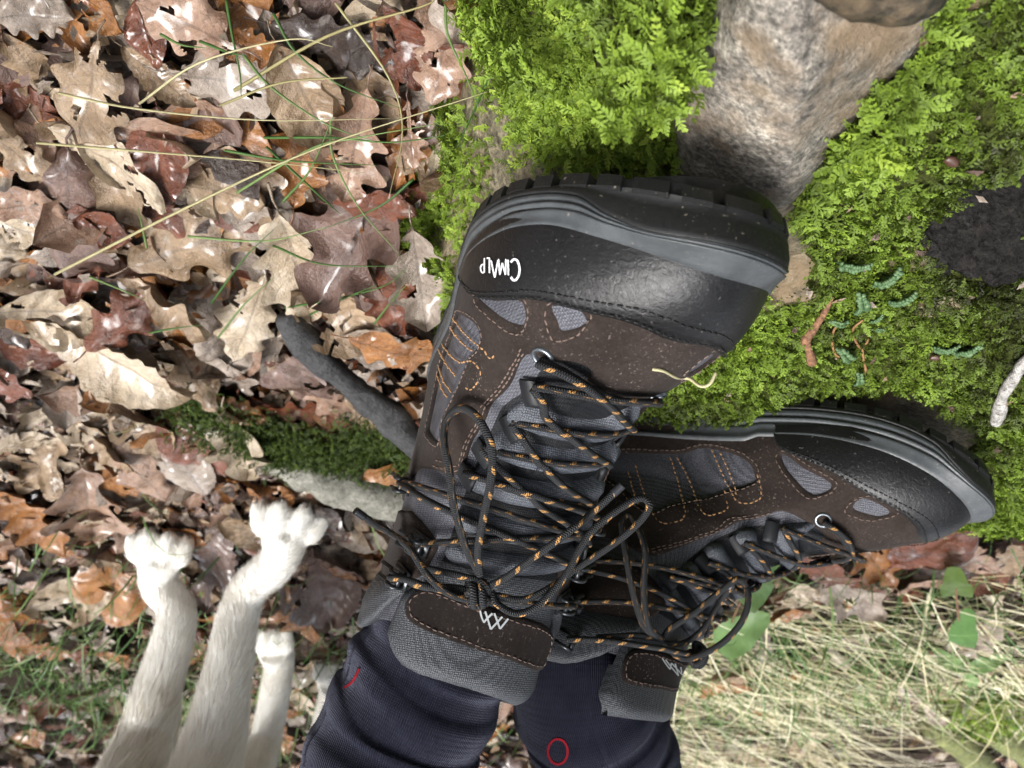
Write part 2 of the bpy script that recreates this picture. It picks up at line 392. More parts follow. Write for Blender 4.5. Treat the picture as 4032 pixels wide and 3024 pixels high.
def panel(poly, holes=(), thick=.0015, base=0.0, edge=.0012, spacing=.0032, step=.002, smooth=True, bulge=None, nodip=None):
    """poly/holes: (z,t) outlines -> V,F in left-foot local space"""
    sc = np.array([1, TS])
    loops = [spline(np.array(p)*sc, closed=True, step=step) if smooth else spline(np.array(p)*sc, n=len(p)*1, closed=True, step=step) for p in [poly, *holes]]
    ins = []
    for k, L in enumerate(loops):
        tg = nz(np.roll(L, -1, 0)-np.roll(L, 1, 0)); nr = np.stack([-tg[:, 1], tg[:, 0]], 1)
        area = .5*np.sum(L[:, 0]*np.roll(L[:, 1], -1)-np.roll(L[:, 0], -1)*L[:, 1]); sg = 1 if (area > 0) == (k == 0) else -1
        ins.append(L+nr*sg*edge)
    A = np.concatenate(loops); B = np.concatenate([np.roll(L, -1, 0) for L in loops])
    lo, hi = loops[0].min(0), loops[0].max(0)
    gx, gy = np.meshgrid(np.arange(lo[0], hi[0], spacing), np.arange(lo[1], hi[1], spacing), indexing='ij'); gy = gy+(np.arange(gx.shape[0]) % 2)[:, None]*spacing/2
    G = np.stack([gx.ravel(), gy.ravel()], 1)
    def inside(P):
        m = inpoly(P, loops[0])
        for h in loops[1:]: m &= ~inpoly(P, h)
        return m
    def ok(P, d): return P[inside(P) & (segdist(P, A, B) > d)] if len(P) else P
    I = ok(np.concatenate(ins), edge*.75); G = ok(G, edge*1.9)
    pts = np.concatenate([A, I, G]); E = []; o = 0
    for L in loops:
        n = len(L); E += [(o+i, o+(i+1) % n) for i in range(n)]; o += n
    res = mgeo.delaunay_2d_cdt([Vector(p) for p in pts], E, [], 0, 1e-7)
    V2 = np.array([tuple(v) for v in res[0]]); T = np.array([f for f in res[2] if len(f) == 3])
    T = T[inside(V2[T].mean(1))]
    D = segdist(V2, A, B)
    if nodip is not None: D = np.where(nodip(V2/sc), 1, D)
    h = base+thick*np.sqrt(np.clip(1-(1-np.clip(D/(edge*1.02), 0, 1))**2, 0, 1))-.0004*(D < edge*.3)
    if bulge: h = h+bulge[0]*(1-np.exp(-D/bulge[1]))
    Z, Tt = V2[:, 0], np.clip(V2[:, 1]/TS, -1, 1)
    V = S(Z, Tt, h)
    # orient outward: the chart is wound the same way everywhere
    used = np.unique(T); mp = -np.ones(len(V), int); mp[used] = np.arange(len(used))
    V = V[used]; T = mp[T]
    n = np.cross(V[T[:, 1]]-V[T[:, 0]], V[T[:, 2]]-V[T[:, 0]]); c = V[T].mean(1)
    out = np.stack([c[:, 0]-np.clip(c[:, 0], .05, .24), c[:, 1], np.maximum(c[:, 2]-.03, 0)], 1)
    if (np.sum(n*out, 1) > 0).mean() < .5: T = T[:, ::-1]
    return V, T
def dashes(path_zt, off, on=.0024, gap=.0013, r=.00042, acc=None, jitter=.00015):
    P = S(np.array(path_zt)[:, 0], np.array(path_zt)[:, 1], np.full(len(path_zt), off))
    L = np.concatenate([[0], np.cumsum(np.linalg.norm(np.diff(P, axis=0), axis=1))]); s = 0
    while s+on < L[-1]:
        q = np.stack([[np.interp(s+on*k, L, P[:, c]) for c in range(3)] for k in (0, .25, .75, 1)])
        q[0] -= 0; q += rng.normal(0, jitter, 3); acc.add(*tube(q, [r*.6, r, r, r*.6], 5)); s += on+gap*(1+rng.uniform(-.2, .2))
def zt_spline(pts, step=.0015):
    return spline(np.array(pts)*np.array([1, TS]), step=step)/np.array([1, TS])
def inset(poly, d):
    L = spline(np.array(poly)*np.array([1, TS]), closed=True, step=.0015); tg = nz(np.roll(L, -1, 0)-np.roll(L, 1, 0)); nr = np.stack([-tg[:, 1], tg[:, 0]], 1)
    area = .5*np.sum(L[:, 0]*np.roll(L[:, 1], -1)-np.roll(L[:, 0], -1)*L[:, 1]); sg = 1 if area > 0 else -1
    L = L+nr*sg*d; return np.concatenate([L, L[:1]])/np.array([1, TS])
# outlines (chart z,t)
W1 = hits(1, Z1, [(395, 785), (480, 812), (620, 815), (655, 905), (640, 935), (560, 915), (480, 862)])
W2 = hits(1, Z1, [(795, 842), (930, 862), (965, 895), (970, 935), (855, 965), (830, 920)])
W3 = hits(1, Z1, [(290, 890), (370, 930), (410, 990), (405, 1040), (345, 1130), (265, 1330), (190, 1520)])+[xz(.137, .094, 1), xz(.122, .089, 1), xz(.106, .078, 1), xz(.098, .060, 1), xz(.104, .044, 1), xz(.128, .037, 1), xz(.155, .037, 1)]
W1m = hits(2, Z3, [(1000, 370), (1100, 440), (1235, 515), (1225, 550), (1160, 570), (1090, 520), (1020, 440)])
W2m = hits(2, Z3, [(1360, 640), (1400, 592), (1530, 658), (1480, 678)])
W3m = hits(2, Z3, [(855, 480), (850, 510), (700, 560), (520, 610), (330, 655)])+[xz(.072, .060, -1), xz(.078, .046, -1)]+hits(2, Z3, [(470, 370), (600, 340), (750, 370), (830, 420)])
_cl = hits(1, Z1, [(325, 690), (400, 790), (550, 805), (700, 805), (900, 850), (1100, 900), (1400, 1015)]); _cm = hits(2, Z3, [(1600, 680), (1400, 562), (1200, 442), (980, 340)])
CAPL = [(.0195, _cl[0][1]+.012)]+_cl
CAPM = _cm+[(.0195, _cm[-1][1]-.008)]
UPL = hits(1, Z1, [(1000, 1205), (870, 1145), (760, 1150), (655, 1105), (600, 1200), (520, 1320), (440, 1440), (370, 1560)])+hits(1, Z2, [(700, 372), (560, 345)])
UPM = hits(2, Z3, [(1190, 772), (1110, 708), (985, 655), (880, 690), (700, 750), (500, 830), (330, 880)])
def boot_parts():
    """geometry shared by both boots, left-foot local; list of (name, V, F, mat, kind, parent index or None, label)"""
    parts = []
    def add(name, V, F, mat, uv=None, parent=None, smooth=True, kind=None): parts.append([name, np.asarray(V), F, mat, uv, parent, smooth, kind]); return len(parts)-1
    # inner shell: woven fabric shows through the windows of the suede
    zl = _zl[_zl < .182]; Z, T = np.meshgrid(zl, _tl, indexing='ij')
    add('lining', S(Z, T).reshape(-1, 3), grid_faces(len(zl), len(_tl)), M_MESH)
    # suede overlays
    low = [(.0205, t) for t in np.linspace(-.97, .97, 40)]
    up = [xz(.02, .115, 1), xz(.05, .112, 1), xz(.08, .108, 1), xz(.100, .104, 1)]+UPL[::-1]+[(.0805, .06), (.081, 0), (.0805, -.08)]+UPM+[xz(.09, .112, -1), xz(.07, .112, -1), xz(.04, .113, -1), xz(.02, .115, -1)]
    poly = low+[(.06, .985), (.115, .985)]+up+[(.115, -.985), (.06, -.985)]
    V, T = panel(poly, [W1, W2, W3, W1m, W2m, W3m], thick=.0017, spacing=.0034, nodip=lambda q: (np.abs(q[:, 1]) > .96) | (q[:, 0] < .022))
    add('suede_upper', V, T, M_SUEDE)
    # ankle suede
    for sd, P in ((1, [xz(.104, .126, 1), xz(.118, .133, 1), xz(.1235, .142, 1), xz(.119, .150, 1), xz(.112, .160, 1), xz(.095, .161, 1), xz(.078, .161, 1), xz(.05, .153, 1), xz(.02, .148, 1), (.147, .985), (.122, .985), xz(.02, .121, 1), xz(.05, .120, 1), xz(.086, .1245, 1)]),
                  (-1, [xz(.104, .126, -1), xz(.116, .133, -1), xz(.1215, .142, -1), xz(.117, .150, -1), xz(.108, .160, -1), xz(.095, .163, -1), xz(.078, .163, -1), xz(.05, .155, -1), xz(.02, .148, -1), (.147, -.985), (.122, -.985), xz(.02, .121, -1), xz(.05, .120, -1), xz(.086, .1245, -1)])):
        V, T = panel(P, thick=.0018, nodip=lambda q: np.abs(q[:, 1]) > .965); add('ankle_panel', V, T, M_SUEDE)
    # toe cap: ruled between the seam and the rand
    n, m = 90, 26
    seam = zt_spline(CAPL+CAPM, .001); sl = np.linspace(0, 1, len(seam)); s = np.linspace(0, 1, n)
    P = np.stack([np.interp(s, sl, seam[:, c]) for c in (0, 1)], 1)
    Q = np.stack([np.full(n, .0205), np.interp(s, [0, .5, 1], [P[0, 1], 0, P[-1, 1]])], 1)
    tt = np.interp(np.linspace(0, 1, n), np.linspace(0, 1, n), P[:, 1]); Q[:, 1] = np.interp(s, [0, 1], [P[0, 1], P[-1, 1]])*.35+tt*.65
    w = 1-(1-np.linspace(0, 1, m))**1.5
    ZT = Q[:, None, :]*(1-w)[None, :, None]+P[:, None, :]*w[None, :, None]
    off = .0036*np.sqrt(np.clip(1-((w-.0)/1.0)**24, 0, 1))-.0002
    add('toe_cap', S(ZT[..., 0], ZT[..., 1], np.broadcast_to(off, ZT.shape[:2])).reshape(-1, 3), grid_faces(n, m), M_LEATHER)
    capi = len(parts)-1
    st = Acc()
    for d in (.0016, .0040):
        ww = np.interp(d/.045, [0, 1], [1, .2]); q = Q*(1-(1-d/.042))+P*(1-d/.042); dashes(q[2:-2], .0036, on=.0021, gap=.001, r=.0004, acc=st)
    add('stitching', np.concatenate(st.V), st.F, M_ST_BK, parent=capi)
    # rand, outsole plate, lugs
    nt_ = 241; t = np.linspace(-1, 1, nt_)
    x = SXB+(SXF-SXB)*(1+np.cos(np.pi*t))/2; sd = np.where(t >= 0, 1., -1.); y = _ycf(x)+sd*sole_y(x, sd)
    O = np.stack([x, y], 1); tg = nz(np.roll(O, -1, 0)-np.roll(O, 1, 0)); tg[0] = tg[-1] = (0, -1); nr = np.stack([tg[:, 1], -tg[:, 0]], 1)
    ctr = np.stack([np.clip(x, .05, .24), 0*x], 1); nr = np.where(np.sum(nr*(O-ctr), 1)[:, None] < 0, -nr, nr)
    zb = herm([-.01, .17, .2, .23, .265, .29, .305], [0, 0, .001, .004, .012, .021, .028])(x)
    ztop = np.where(t >= 0, herm([-.01, .05, .1, .2, .24, .26, .28, .305], [.040, .032, .028, .0255, .0275, .031, .0395, .0515])(x), herm([-.01, .05, .1, .165, .175, .2, .242, .275, .305], [.040, .032, .0305, .031, .0278, .028, .0335, .0415, .0515])(x))
    zm = zb+np.where(t >= 0, herm([-.01, .02, .10, .258, .272, .284, .295, .305], [.012, .010, .0075, .0075, .0090, .0165, .0205, .0190])(x), herm([-.01, .02, .10, .255, .272, .284, .294, .305], [.012, .010, .0075, .0075, .0090, .016, .0200, .0190])(x))
    nv = 22; v = np.linspace(0, 1, nv)
    prof = .0042+.0022*np.sin(np.pi*np.clip(v*1.05, 0, 1))-.0016*np.exp(-((v-.30)/.045)**2)-.0016*np.exp(-((v-.52)/.045)**2)-.0048*np.clip((v-.86)/.14, 0, 1)**2-.0012*np.clip((.08-v)/.08, 0, 1)
    fade = np.clip((x-.13)/.03, 0, 1); base_prof = .0042+.0018*np.sin(np.pi*v)-.0048*np.clip((v-.86)/.14, 0, 1)**2
    R = base_prof[None, :]*(1-fade)[:, None]+prof[None, :]*fade[:, None]
    chev = np.maximum(0, np.sin(2*np.pi*(x[:, None]/.017+v[None, :]*.8)))**6*.0010*(1-fade)[:, None]; R = R-chev
    zz = zm[:, None]+(ztop-zm)[:, None]*v[None, :]
    lean_ = -.0030*v[None, :]
    V = np.concatenate([O[:, None, :]+nr[:, None, :]*(R+lean_)[..., None], zz[..., None]], -1)
    w_ = np.clip((v-.62)/.38, 0, 1); w_ = (w_*w_*(3-2*w_))[None, :, None]; tgt = S(zz, np.broadcast_to(t[:, None], zz.shape), np.full(zz.shape, .0042)-.0022*np.clip((v-.93)/.07, 0, 1)[None, :])
    V = V*(1-w_)+tgt*w_
    add('midsole', V.reshape(-1, 3), grid_faces(nt_, nv, flip=True), M_RAND)
    pr = np.array([0, .4, .85, .97, 1.0]); ro = np.array([.0030, .0046, .0052, .0050, .0040])
    zz = (zb+.0045)[:, None]+(zm+.0006-zb-.0045)[:, None]*pr[None, :]
    V = np.concatenate([O[:, None, :]+nr[:, None, :]*ro[None, :, None], zz[..., None]], -1).reshape(-1, 3)
    F = [tuple(f) for f in grid_faces(nt_, 5, flip=True)]
    inn = len(V); V = np.concatenate([V, np.stack([x, y*.2, zb+.0045], 1)])
    F += [(i*5, (i+1)*5, inn+i+1, inn+i)[::-1] for i in range(nt_-1)]
    oi = add('outsole', V, F, M_OUT)
    # lugs round the edge
    Ls = np.concatenate([[0], np.cumsum(np.linalg.norm(np.diff(O, axis=0), axis=1))]); s = .006; k = 0
    while s < Ls[-1]-.016:
        ln = .0125 if k % 2 == 0 else .0095; q = np.linspace(s, s+ln, 4)
        xx = np.interp(q, Ls, x); 
        if not (.105 < xx.mean() < .128):
            oo = np.stack([np.interp(q, Ls, O[:, c]) for c in (0, 1)], 1); nn = nz(np.stack([np.interp(q, Ls, nr[:, c]) for c in (0, 1)], 1)); z0 = np.interp(q, Ls, zb)
            depth = .016; pts = []
            for rr, za in ((.0034, .0), (.0046, .0052), (.0042, .0068)): pts.append(np.concatenate([oo+nn*rr, (z0+za)[:, None]], 1))
            for za in (.0068, .0): pts.append(np.concatenate([oo-nn*depth, (z0+za)[:, None]], 1))
            V = np.stack(pts, 0)       # 5 x 4
            for e, f in ((0, .0008), (3, -.0008)): V[:, e, :] += 0
            F = [tuple(f) for f in grid_faces(5, 4, wrap_u=True)]+[tuple(r*4 for r in range(5))[::-1], tuple(r*4+3 for r in range(5))]
            add('lug', V.reshape(-1, 3), F, M_OUT, parent=oi, smooth=False)
        s += ln+.0042; k += 1
    # padded collar
    ct = np.concatenate([np.linspace(.235, 1, 60)]); secs = []
    for sgn in (1, -1):
        tt = ct*sgn; zt_ = np.interp(ct, [.235, .33, .45, .7, 1], [.168, .181, .1875, .188, .186])+(0 if sgn > 0 else .007)*np.clip((ct-.25)/.15, 0, 1); zb_ = np.interp(ct, [.235, .33, .45, .7, 1], [.158, .159, .160, .151, .147])
        a = np.linspace(0, 1, 14); ring = []
        for aa in a:
            if aa <= .72: z = zb_+(zt_-zb_)*(aa/.72); o = .0010+.0042*math.sin(math.pi*min(1, aa/.72*.85))**.7
            else: z = zt_-.006*((aa-.72)/.28)**1.5; o = .0042-.011*((aa-.72)/.28)
            # a stitched crease below the rim
            o -= .0016*math.exp(-((aa-.50)/.035)**2)
            f = np.clip((ct-.235)/.03, 0, 1)**.5
            ring.append(S(z, tt, np.full(len(tt), o)*f+(1-f)*.001))
        secs.append(np.stack(ring, 1))
    for A_, fl in ((secs[0], False), (secs[1], True)):
        add('collar', A_.reshape(-1, 3), grid_faces(A_.shape[0], A_.shape[1], flip=fl), M_COLLAR)
    # tongue
    zr = np.linspace(.078, .2065, 60); zk = [.078, .085, .11, .15, .165, .175, .195, .2065]; tl = np.interp(zr, zk, [.10, .19, .165, .155, .19, .235, .255, .19]); tm = np.interp(zr, zk, [.10, .25, .25, .25, .26, .28, .30, .25])
    nu = 33; u = np.linspace(-1, 1, nu)
    TT = np.where(u > 0, tl[:, None]*u[None, :], tm[:, None]*u[None, :]); ZZ = np.broadcast_to(zr[:, None], TT.shape)-.012*(np.abs(u)**2)[None, :]*np.clip((.16-zr)/.04, 0, 1)[:, None]
    ZZ = ZZ-.034*TT*np.clip((zr-.158)/.02, 0, 1)[:, None]
    o = np.interp(zr, [.078, .10, .148, .162, .17, .2065], [.0003, .0003, .0006, .004, .0062, .0075])[:, None]*np.ones(nu)[None, :]
    o = o*(1-.85*np.abs(u)**8)[None, :]
    top = np.clip((zr-.200)/.0065, 0, 1)[:, None]; o = o-.004*top**2
    Pf = S(ZZ, TT, o)
    up_ = zr > .165
    Pb = S(ZZ, TT, o-.0085)
    rows = [Pf]; G = np.concatenate([Pf, Pb[::-1][:14]], 0); kk = int((zr < .152).sum())
    add('tongue_base', G[:kk+1].reshape(-1, 3), grid_faces(kk+1, nu), M_UNDER)
    tongi = add('tongue', G[kk:].reshape(-1, 3), grid_faces(G.shape[0]-kk, nu), M_COLLAR)
    # tongue flap of suede, with the printed zigzag
    fl = [(.1655, .145), (.1655, 0), (.165, -.20), (.170, -.255), (.182, -.255), (.188, -.225), (.1885, -.10), (.188, .02), (.187, .10), (.184, .155), (.175, .185)]
    fl = [(z_-.034*t_, t_) for z_, t_ in fl]
    V, T = panel(fl, thick=.0013, base=.0058, spacing=.003); fi = add('tongue_flap', V, T, M_SUEDE2)
    st = Acc(); dashes(inset(fl, .003), .0073, acc=st, r=.0003); add('stitching', np.concatenate(st.V), st.F, M_ST_BR, parent=fi)
    # padded segments across the instep
    zb_ = [.0835, .0935, .1065, .1225, .1400, .1545]
    for a, b in zip(zb_[:-1], zb_[1:]):
        g = (b-a)*.16; tl_, tm_, dr = .140, -.232, .008; tc, th_ = (tl_+tm_)/2, (tl_-tm_)/2
        line = lambda z: [(z-dr*(abs(q)/.2)**2, q) for q in np.linspace(tl_, tm_, 9)]
        mid = lambda q: ((a+b)/2-dr*(abs(q)/.2)**2, q)
        pl = line(a+g)+[mid(tm_-.02)]+line(b-g)[::-1]+[mid(tl_+.02)]
        V, T = panel(pl, thick=.0030, base=.0006, edge=.0018, spacing=.0028, bulge=(.0050, .0045)); add('tongue_pad', V, T, M_TONGUE)
    # stitching of the upper
    st = Acc(); so = Acc()
    for Wd in (W1, W2, W3, W1m, W2m, W3m): dashes(inset(Wd, -.0022), .0018, acc=st, r=.00035)
    for d in (.0022, .0048):
        for U_ in (UPL[3:], UPM[2:]):
            L = zt_spline(U_)*np.array([1, TS]); tg = nz(np.gradient(L, axis=0)); nr_ = np.stack([-tg[:, 1], tg[:, 0]], 1); sg = 1 if U_[0][1] < 0 else -1
            for s_ in (1, -1):
                q = (L+nr_*d*s_)/np.array([1, TS])
                if (q[len(q)//2, 0] < L[len(L)//2, 0]): dashes(q, .0018, acc=st, r=.00038)
    LL = [[(265, 900), (330, 980), (400, 1040), (445, 1070), (455, 1100), (480, 1115), (497, 1090), (490, 1065)], [(230, 910), (280, 990), (350, 1060), (380, 1080)], [(185, 1010), (240, 1090), (310, 1140), (370, 1130), (410, 1165), (420, 1205), (395, 1260), (360, 1285), (325, 1265)], [(185, 1070), (230, 1150), (290, 1220)], [(185, 1160), (220, 1250), (270, 1310)], [(180, 1210), (210, 1290), (250, 1345)]]
    MM = [[(645, 350), (690, 450), (725, 530), (765, 600), (800, 617), (855, 608), (890, 580), (885, 520), (872, 465)], [(685, 365), (720, 430), (755, 520), (770, 580)], [(470, 390), (510, 460), (545, 545), (580, 640), (620, 680), (680, 668), (722, 640), (715, 590), (708, 550)], [(435, 390), (465, 480), (485, 560), (500, 620)], [(260, 430), (290, 530), (330, 640), (375, 710), (430, 720), (490, 700), (510, 670), (498, 620)], [(225, 460), (250, 560), (280, 640)]]
    for ks, Zf, Ls_ in ((1, Z1, LL), (2, Z3, MM)):
        for L in Ls_:
            h = hits(ks, Zf, spline(np.array(L, float), n=40))
            if len(h) > 6:
                q = zt_spline(h[::2]); win = W3 if ks == 1 else W3m
                dashes(q, .0016, acc=so, r=.0005, on=.0023)
    add('stitching', np.concatenate(st.V), st.F, M_ST_BR); add('orange_stitching', np.concatenate(so.V), so.F, M_ST_OR)
    return parts
# lettering and emblem as strips pressed onto the surface: strokes given in photograph pixels
def strip_on(k, Zf, strokes, w, off, acc, span=None):
    allp = np.concatenate([np.array(s_, float) for s_ in strokes]) if span is None else np.array(span, float); lo, hi = allp.min(0)-w, allp.max(0)+w; c0 = (lo+hi)/2; hw = (hi-lo)/2
    basis = lambda q: np.stack([np.ones(len(q)), q[:, 0], q[:, 1], q[:, 0]**2, q[:, 0]*q[:, 1], q[:, 1]**2], 1)
    gp = np.array([(x_, y_) for x_ in np.linspace(-1, 1, 7) for y_ in np.linspace(-1, 1, 7)]); hs_ = [hit(k, *Zf(c0+g_*hw)) for g_ in gp]; ok_ = [i for i, h_ in enumerate(hs_) if h_ is not None]
    coef = np.linalg.lstsq(basis(gp[ok_]), np.array([chart(hs_[i]) for i in ok_]), rcond=None)[0]; quad = lambda Q: basis((Q-c0)/hw)@coef
    for s_ in strokes:
        pts = spline(np.array(s_, float), n=max(2, 6*len(s_)), closed=False) if len(s_) > 2 and s_[0] != 'L' else np.array(s_, float)
        if len(s_) == 2: pts = np.linspace(s_[0], s_[1], 6)
        d = np.gradient(pts, axis=0); d = d/np.linalg.norm(d, axis=1, keepdims=True); nrm = np.stack([-d[:, 1], d[:, 0]], 1)
        Q = np.concatenate([pts+nrm*w/2, pts-nrm*w/2]); zt = quad(Q)
        n = len(pts); P = S(zt[:, 0], zt[:, 1], np.full(2*n, off)); acc.add(P, [(i, i+1, n+i+1, n+i) for i in range(n-1)])
def arr_mirror(V, F, m):
    V = np.asarray(V)*np.array([1, m, 1])
    if m > 0: return V, F
    return V, (F[:, ::-1].copy() if isinstance(F, np.ndarray) else [tuple(f)[::-1] for f in F])
def lace_px(k, Zf, pts, lift, n=60):
    """lace centre line: pixels on the photograph, resting on the boot (lift in metres towards the camera, per point)"""
    pts = np.array(pts, float); lift = np.broadcast_to(np.asarray(lift, float), (len(pts),))
    q = spline(np.concatenate([pts, lift[:, None]*1e5], 1), n=n); d = np.full(len(q), np.nan); R = []
    for i, p in enumerate(q):
        r = nz(ray(*Zf(p[:2]))); R.append(r); h = BVH[k].ray_cast(Vector(CAM), Vector(r))
        if h[0] is not None: d[i] = h[3]
    ok_ = ~np.isnan(d)
    if ok_.sum() < 2: return None
    d = np.interp(np.arange(len(d)), np.where(ok_)[0], d[ok_])
    ker = np.ones(7)/7; d = np.convolve(np.pad(d, 3, 'edge'), ker, 'valid')
    return CAM+np.array(R)*(d-q[:, 2]/1e5)[:, None]
PARTS = boot_parts()
_ME = {}
def hook_mesh():
    a = Acc()
    # base plate
    for (x0, x1, y0, y1, z0, z1) in ((-.0055, .0055, -.0042, .0042, 0, .0012),):
        c = np.array([(x, y, z) for x in (x0, x1) for y in (y0, y1) for z in (z0, z1)]); a.add(c, [(0, 1, 3, 2), (4, 6, 7, 5), (0, 4, 5, 1), (2, 3, 7, 6), (0, 2, 6, 4), (1, 5, 7, 3)])
    # curled strap (opens towards -x)
    th = np.linspace(-1.2, 2.6, 14); path = np.stack([.0032*np.cos(th)+.001, 0*th, .0036+.0030*np.sin(th)], 1)
    path = np.concatenate([[(-.004, 0, .0016)], path, [(-.0068, 0, .0066)]])
    for yy in (-.0027, .0027): a.add(*tube(path+np.array([0, yy, 0]), .00095, 8)[:2])
    V, F, _ = tube(np.array([(.0036, -.003, .004), (.0036, .003, .004)]), .0011, 8); a.add(V, F)
    th = np.linspace(0, 2*math.pi, 20); V, F, _ = tube(np.stack([-.001+.0016*np.cos(th), .0016*np.sin(th), 0*th+.0014], 1), .0005, 6); a.add(V, F)
    return a.mesh('hook', M_METAL)
def eyelet_mesh():
    th = np.linspace(0, 2*math.pi, 29)[:-1]; a = Acc(); n = len(th)
    prof = [(.0052, -.0002), (.0050, .0008), (.0042, .0011), (.0034, .0008), (.0031, -.0012)]
    V = np.stack([np.stack([r*np.cos(th), r*np.sin(th), 0*th+z], 1) for r, z in prof], 0).reshape(-1, 3)
    a.add(V, grid_faces(len(prof), n, wrap_v=True)); return a.mesh('eyelet', M_EYELET)
def loop_mesh():
    # flat webbing loop: a band that leaves the eyestay, turns and comes back
    a = Acc(); s = np.linspace(0, 1, 16); th = s*math.pi
    for w0 in (0,):
        path = np.stack([np.where(s < .5, s*2*.013, (1-s)*2*.013)*1.0, 0*s, .0012+.0036*np.sin(th)*np.where(s < .5, .4, 1)], 1)
        wd = .0042; V = np.stack([path+np.array([0, -wd, 0]), path+np.array([0, wd, 0])], 1)
        T_, N_, B_ = frames(path)
        top = V+np.array([0, 0, .0006]); bot = V-np.array([0, 0, .0006])
        n = len(s); allv = np.concatenate([top.reshape(-1, 3), bot.reshape(-1, 3)])
        F = [(2*i, 2*i+1, 2*i+3, 2*i+2) for i in range(n-1)]+[(2*n+2*i, 2*n+2*i+2, 2*n+2*i+3, 2*n+2*i+1) for i in range(n-1)]
        F += [(2*i, 2*i+2, 2*n+2*i+2, 2*n+2*i) for i in range(n-1)]+[(2*i+1, 2*n+2*i+1, 2*n+2*i+3, 2*i+3) for i in range(n-1)]
        a.add(allv, F)
    return a.mesh('lace_loop', M_WEB)
HOOK, EYE, LOOP = hook_mesh(), eyelet_mesh(), loop_mesh()
def surf_matrix(z, t, off, toward, m):
    kk = 1 if m > 0 else 2
    """frame on the surface: local x points along `toward` (chart direction), z outward; mirrored for the right boot"""
    p = lean(kk, S(z, t, np.array(off))); p2 = lean(kk, S(z+toward[0]*.002, t+toward[1]*.008, np.array(off)))
    pn = lean(kk, S(z, t, np.array(off+.002))); n = nz(pn-p); X = nz((p2-p)-n*np.dot(p2-p, n))
    p, X, n = [np.array(v)*np.array([1, m, 1]) for v in (p, X, n)]
    Y = np.cross(n, X)
    return Matrix(((X[0], Y[0], n[0], p[0]), (X[1], Y[1], n[1], p[1]), (X[2], Y[2], n[2], p[2]), (0, 0, 0, 1)))
LOOPS_L = hits(1, Z2, [(1090, -165), (965, 35), (805, 185), (725, 320)])
LOOPS_M = hits(2, Z3, [(945, 700), (745, 770), (565, 880), (375, 965)])
EYES = hits(1, Z1, [(755, 1100)])+hits(2, Z3, [(1200, 692)])
HOOKS = {1: hits(1, Z2, [(450, 430), (510, 740), (415, 925)])+[(.118, -.36), (.142, -.27), (.159, -.27)],
         2: [(.114, .36), (.142, .20), (.159, .20)]+hits(2, Z2, [(1200, 880), (1330, 1085), (1300, 1285)])}
def build_boot(k, label):
    o, R, m = POSE[k]
    root = empty('hiking_boot', (0, 0, 0), label, 'boot', 'pair of hiking boots')
    root.matrix_world = Matrix((*[(*R[i], o[i]) for i in range(3)], (0, 0, 0, 1)))
    objs = []
    cache = {}
    for i, (name, V, F, mat, uv, par, sm, kind) in enumerate(PARTS):
        if i not in cache: cache[i] = mesh_np(name, *arr_mirror(lean(k, V), F, m), mat, sm)
        ob = obj(name, cache[i], root if par is None else objs[par], kind='stuff' if 'stitching' in name else None); objs.append(ob)
    for z, t in EYES:
        e = obj('eyelet', EYE, root); e.matrix_local = surf_matrix(z, t, .0018, (1, 0), m)
    for z, t in LOOPS_L+LOOPS_M:
        e = obj('lace_loop', LOOP, root); e.matrix_local = surf_matrix(z, t, .0012, (0.35, -np.sign(t)), m)
    for z, t in HOOKS[k]:
        e = obj('lace_hook', HOOK, root); e.matrix_local = surf_matrix(z, t, .0022, (0.25, -np.sign(t)), m) @ Matrix.Scale(1.25, 4)
    return root, objs
M_BL = bpy.data.meshes
def lace_obj(root, k, world_pts, r=.00205, name='lace', tip=None):
    o, R, m = POSE[k]; P = (np.asarray(world_pts)-o)@R
    P = spline(P[::max(1, len(P)//80)], n=max(80, len(P)*2)); V, F, uv = tube(P, r, 10, flat=.85)
    ob = obj(name, mesh_np(name, V, F, M_LACE, True, uv), root)
    if tip:
        q = P[-14:] if tip > 0 else P[:14]; V, F, uv = tube(q, r*1.02, 10); obj('lace_tip', mesh_np('lace_tip', V, F, M_AGLET), ob)
    return ob
def chart_path(k, A, B, off, n=24, bow=.0):
    s = np.linspace(0, 1, n); z = A[0]+(B[0]-A[0])*s+bow*np.sin(np.pi*s); t = A[1]+(B[1]-A[1])*s
    return to_world(k, S(z, t, off+.0015*np.sin(np.pi*s)))
def lace_rows(root, k, h):
    E = [EYES[0], *LOOPS_L]; Mm = [EYES[1], *LOOPS_M]
    segs = []
    ins = lambda p, d=.03: (p[0]+.001, p[1]-np.sign(p[1])*d)
    segs.append((E[0], Mm[0], .0040, .006))
    for i in range(0, 4):
        segs.append((ins(E[i]) if i else E[0], ins(Mm[i+1]), .0062, .003)); segs.append((ins(Mm[i]) if i else Mm[0], ins(E[i+1]), .0050, .003))
    HL, HM = HOOKS[k][:3], HOOKS[k][3:]
    hk = lambda p: (p[0], p[1]-np.sign(p[1])*.01)
    segs += [(ins(E[4]), hk(HM[0]), .0070, 0), (ins(Mm[4]), hk(HL[0]), .0060, 0), (hk(HL[0]), hk(HM[1]), .0075, 0), (hk(HM[0]), hk(HL[1]), .0065, 0), (hk(HL[2]), (.160, .02), .0105, 0), (hk(HM[2]), (.160, -.02), .0105, 0)]
    for a, b, of, bw in segs:
        P = chart_path(k, a, b, of, bow=bw); lace_obj(root, k, P)
LB = 'brown hiking boot '
boot1, _ = build_boot(1, LB+'with white lettering on its black toe cap')
boot2, _ = build_boot(2, LB+'seen side-on, no lettering on its toe cap')
lace_rows(boot1, 1, None); lace_rows(boot2, 2, None)
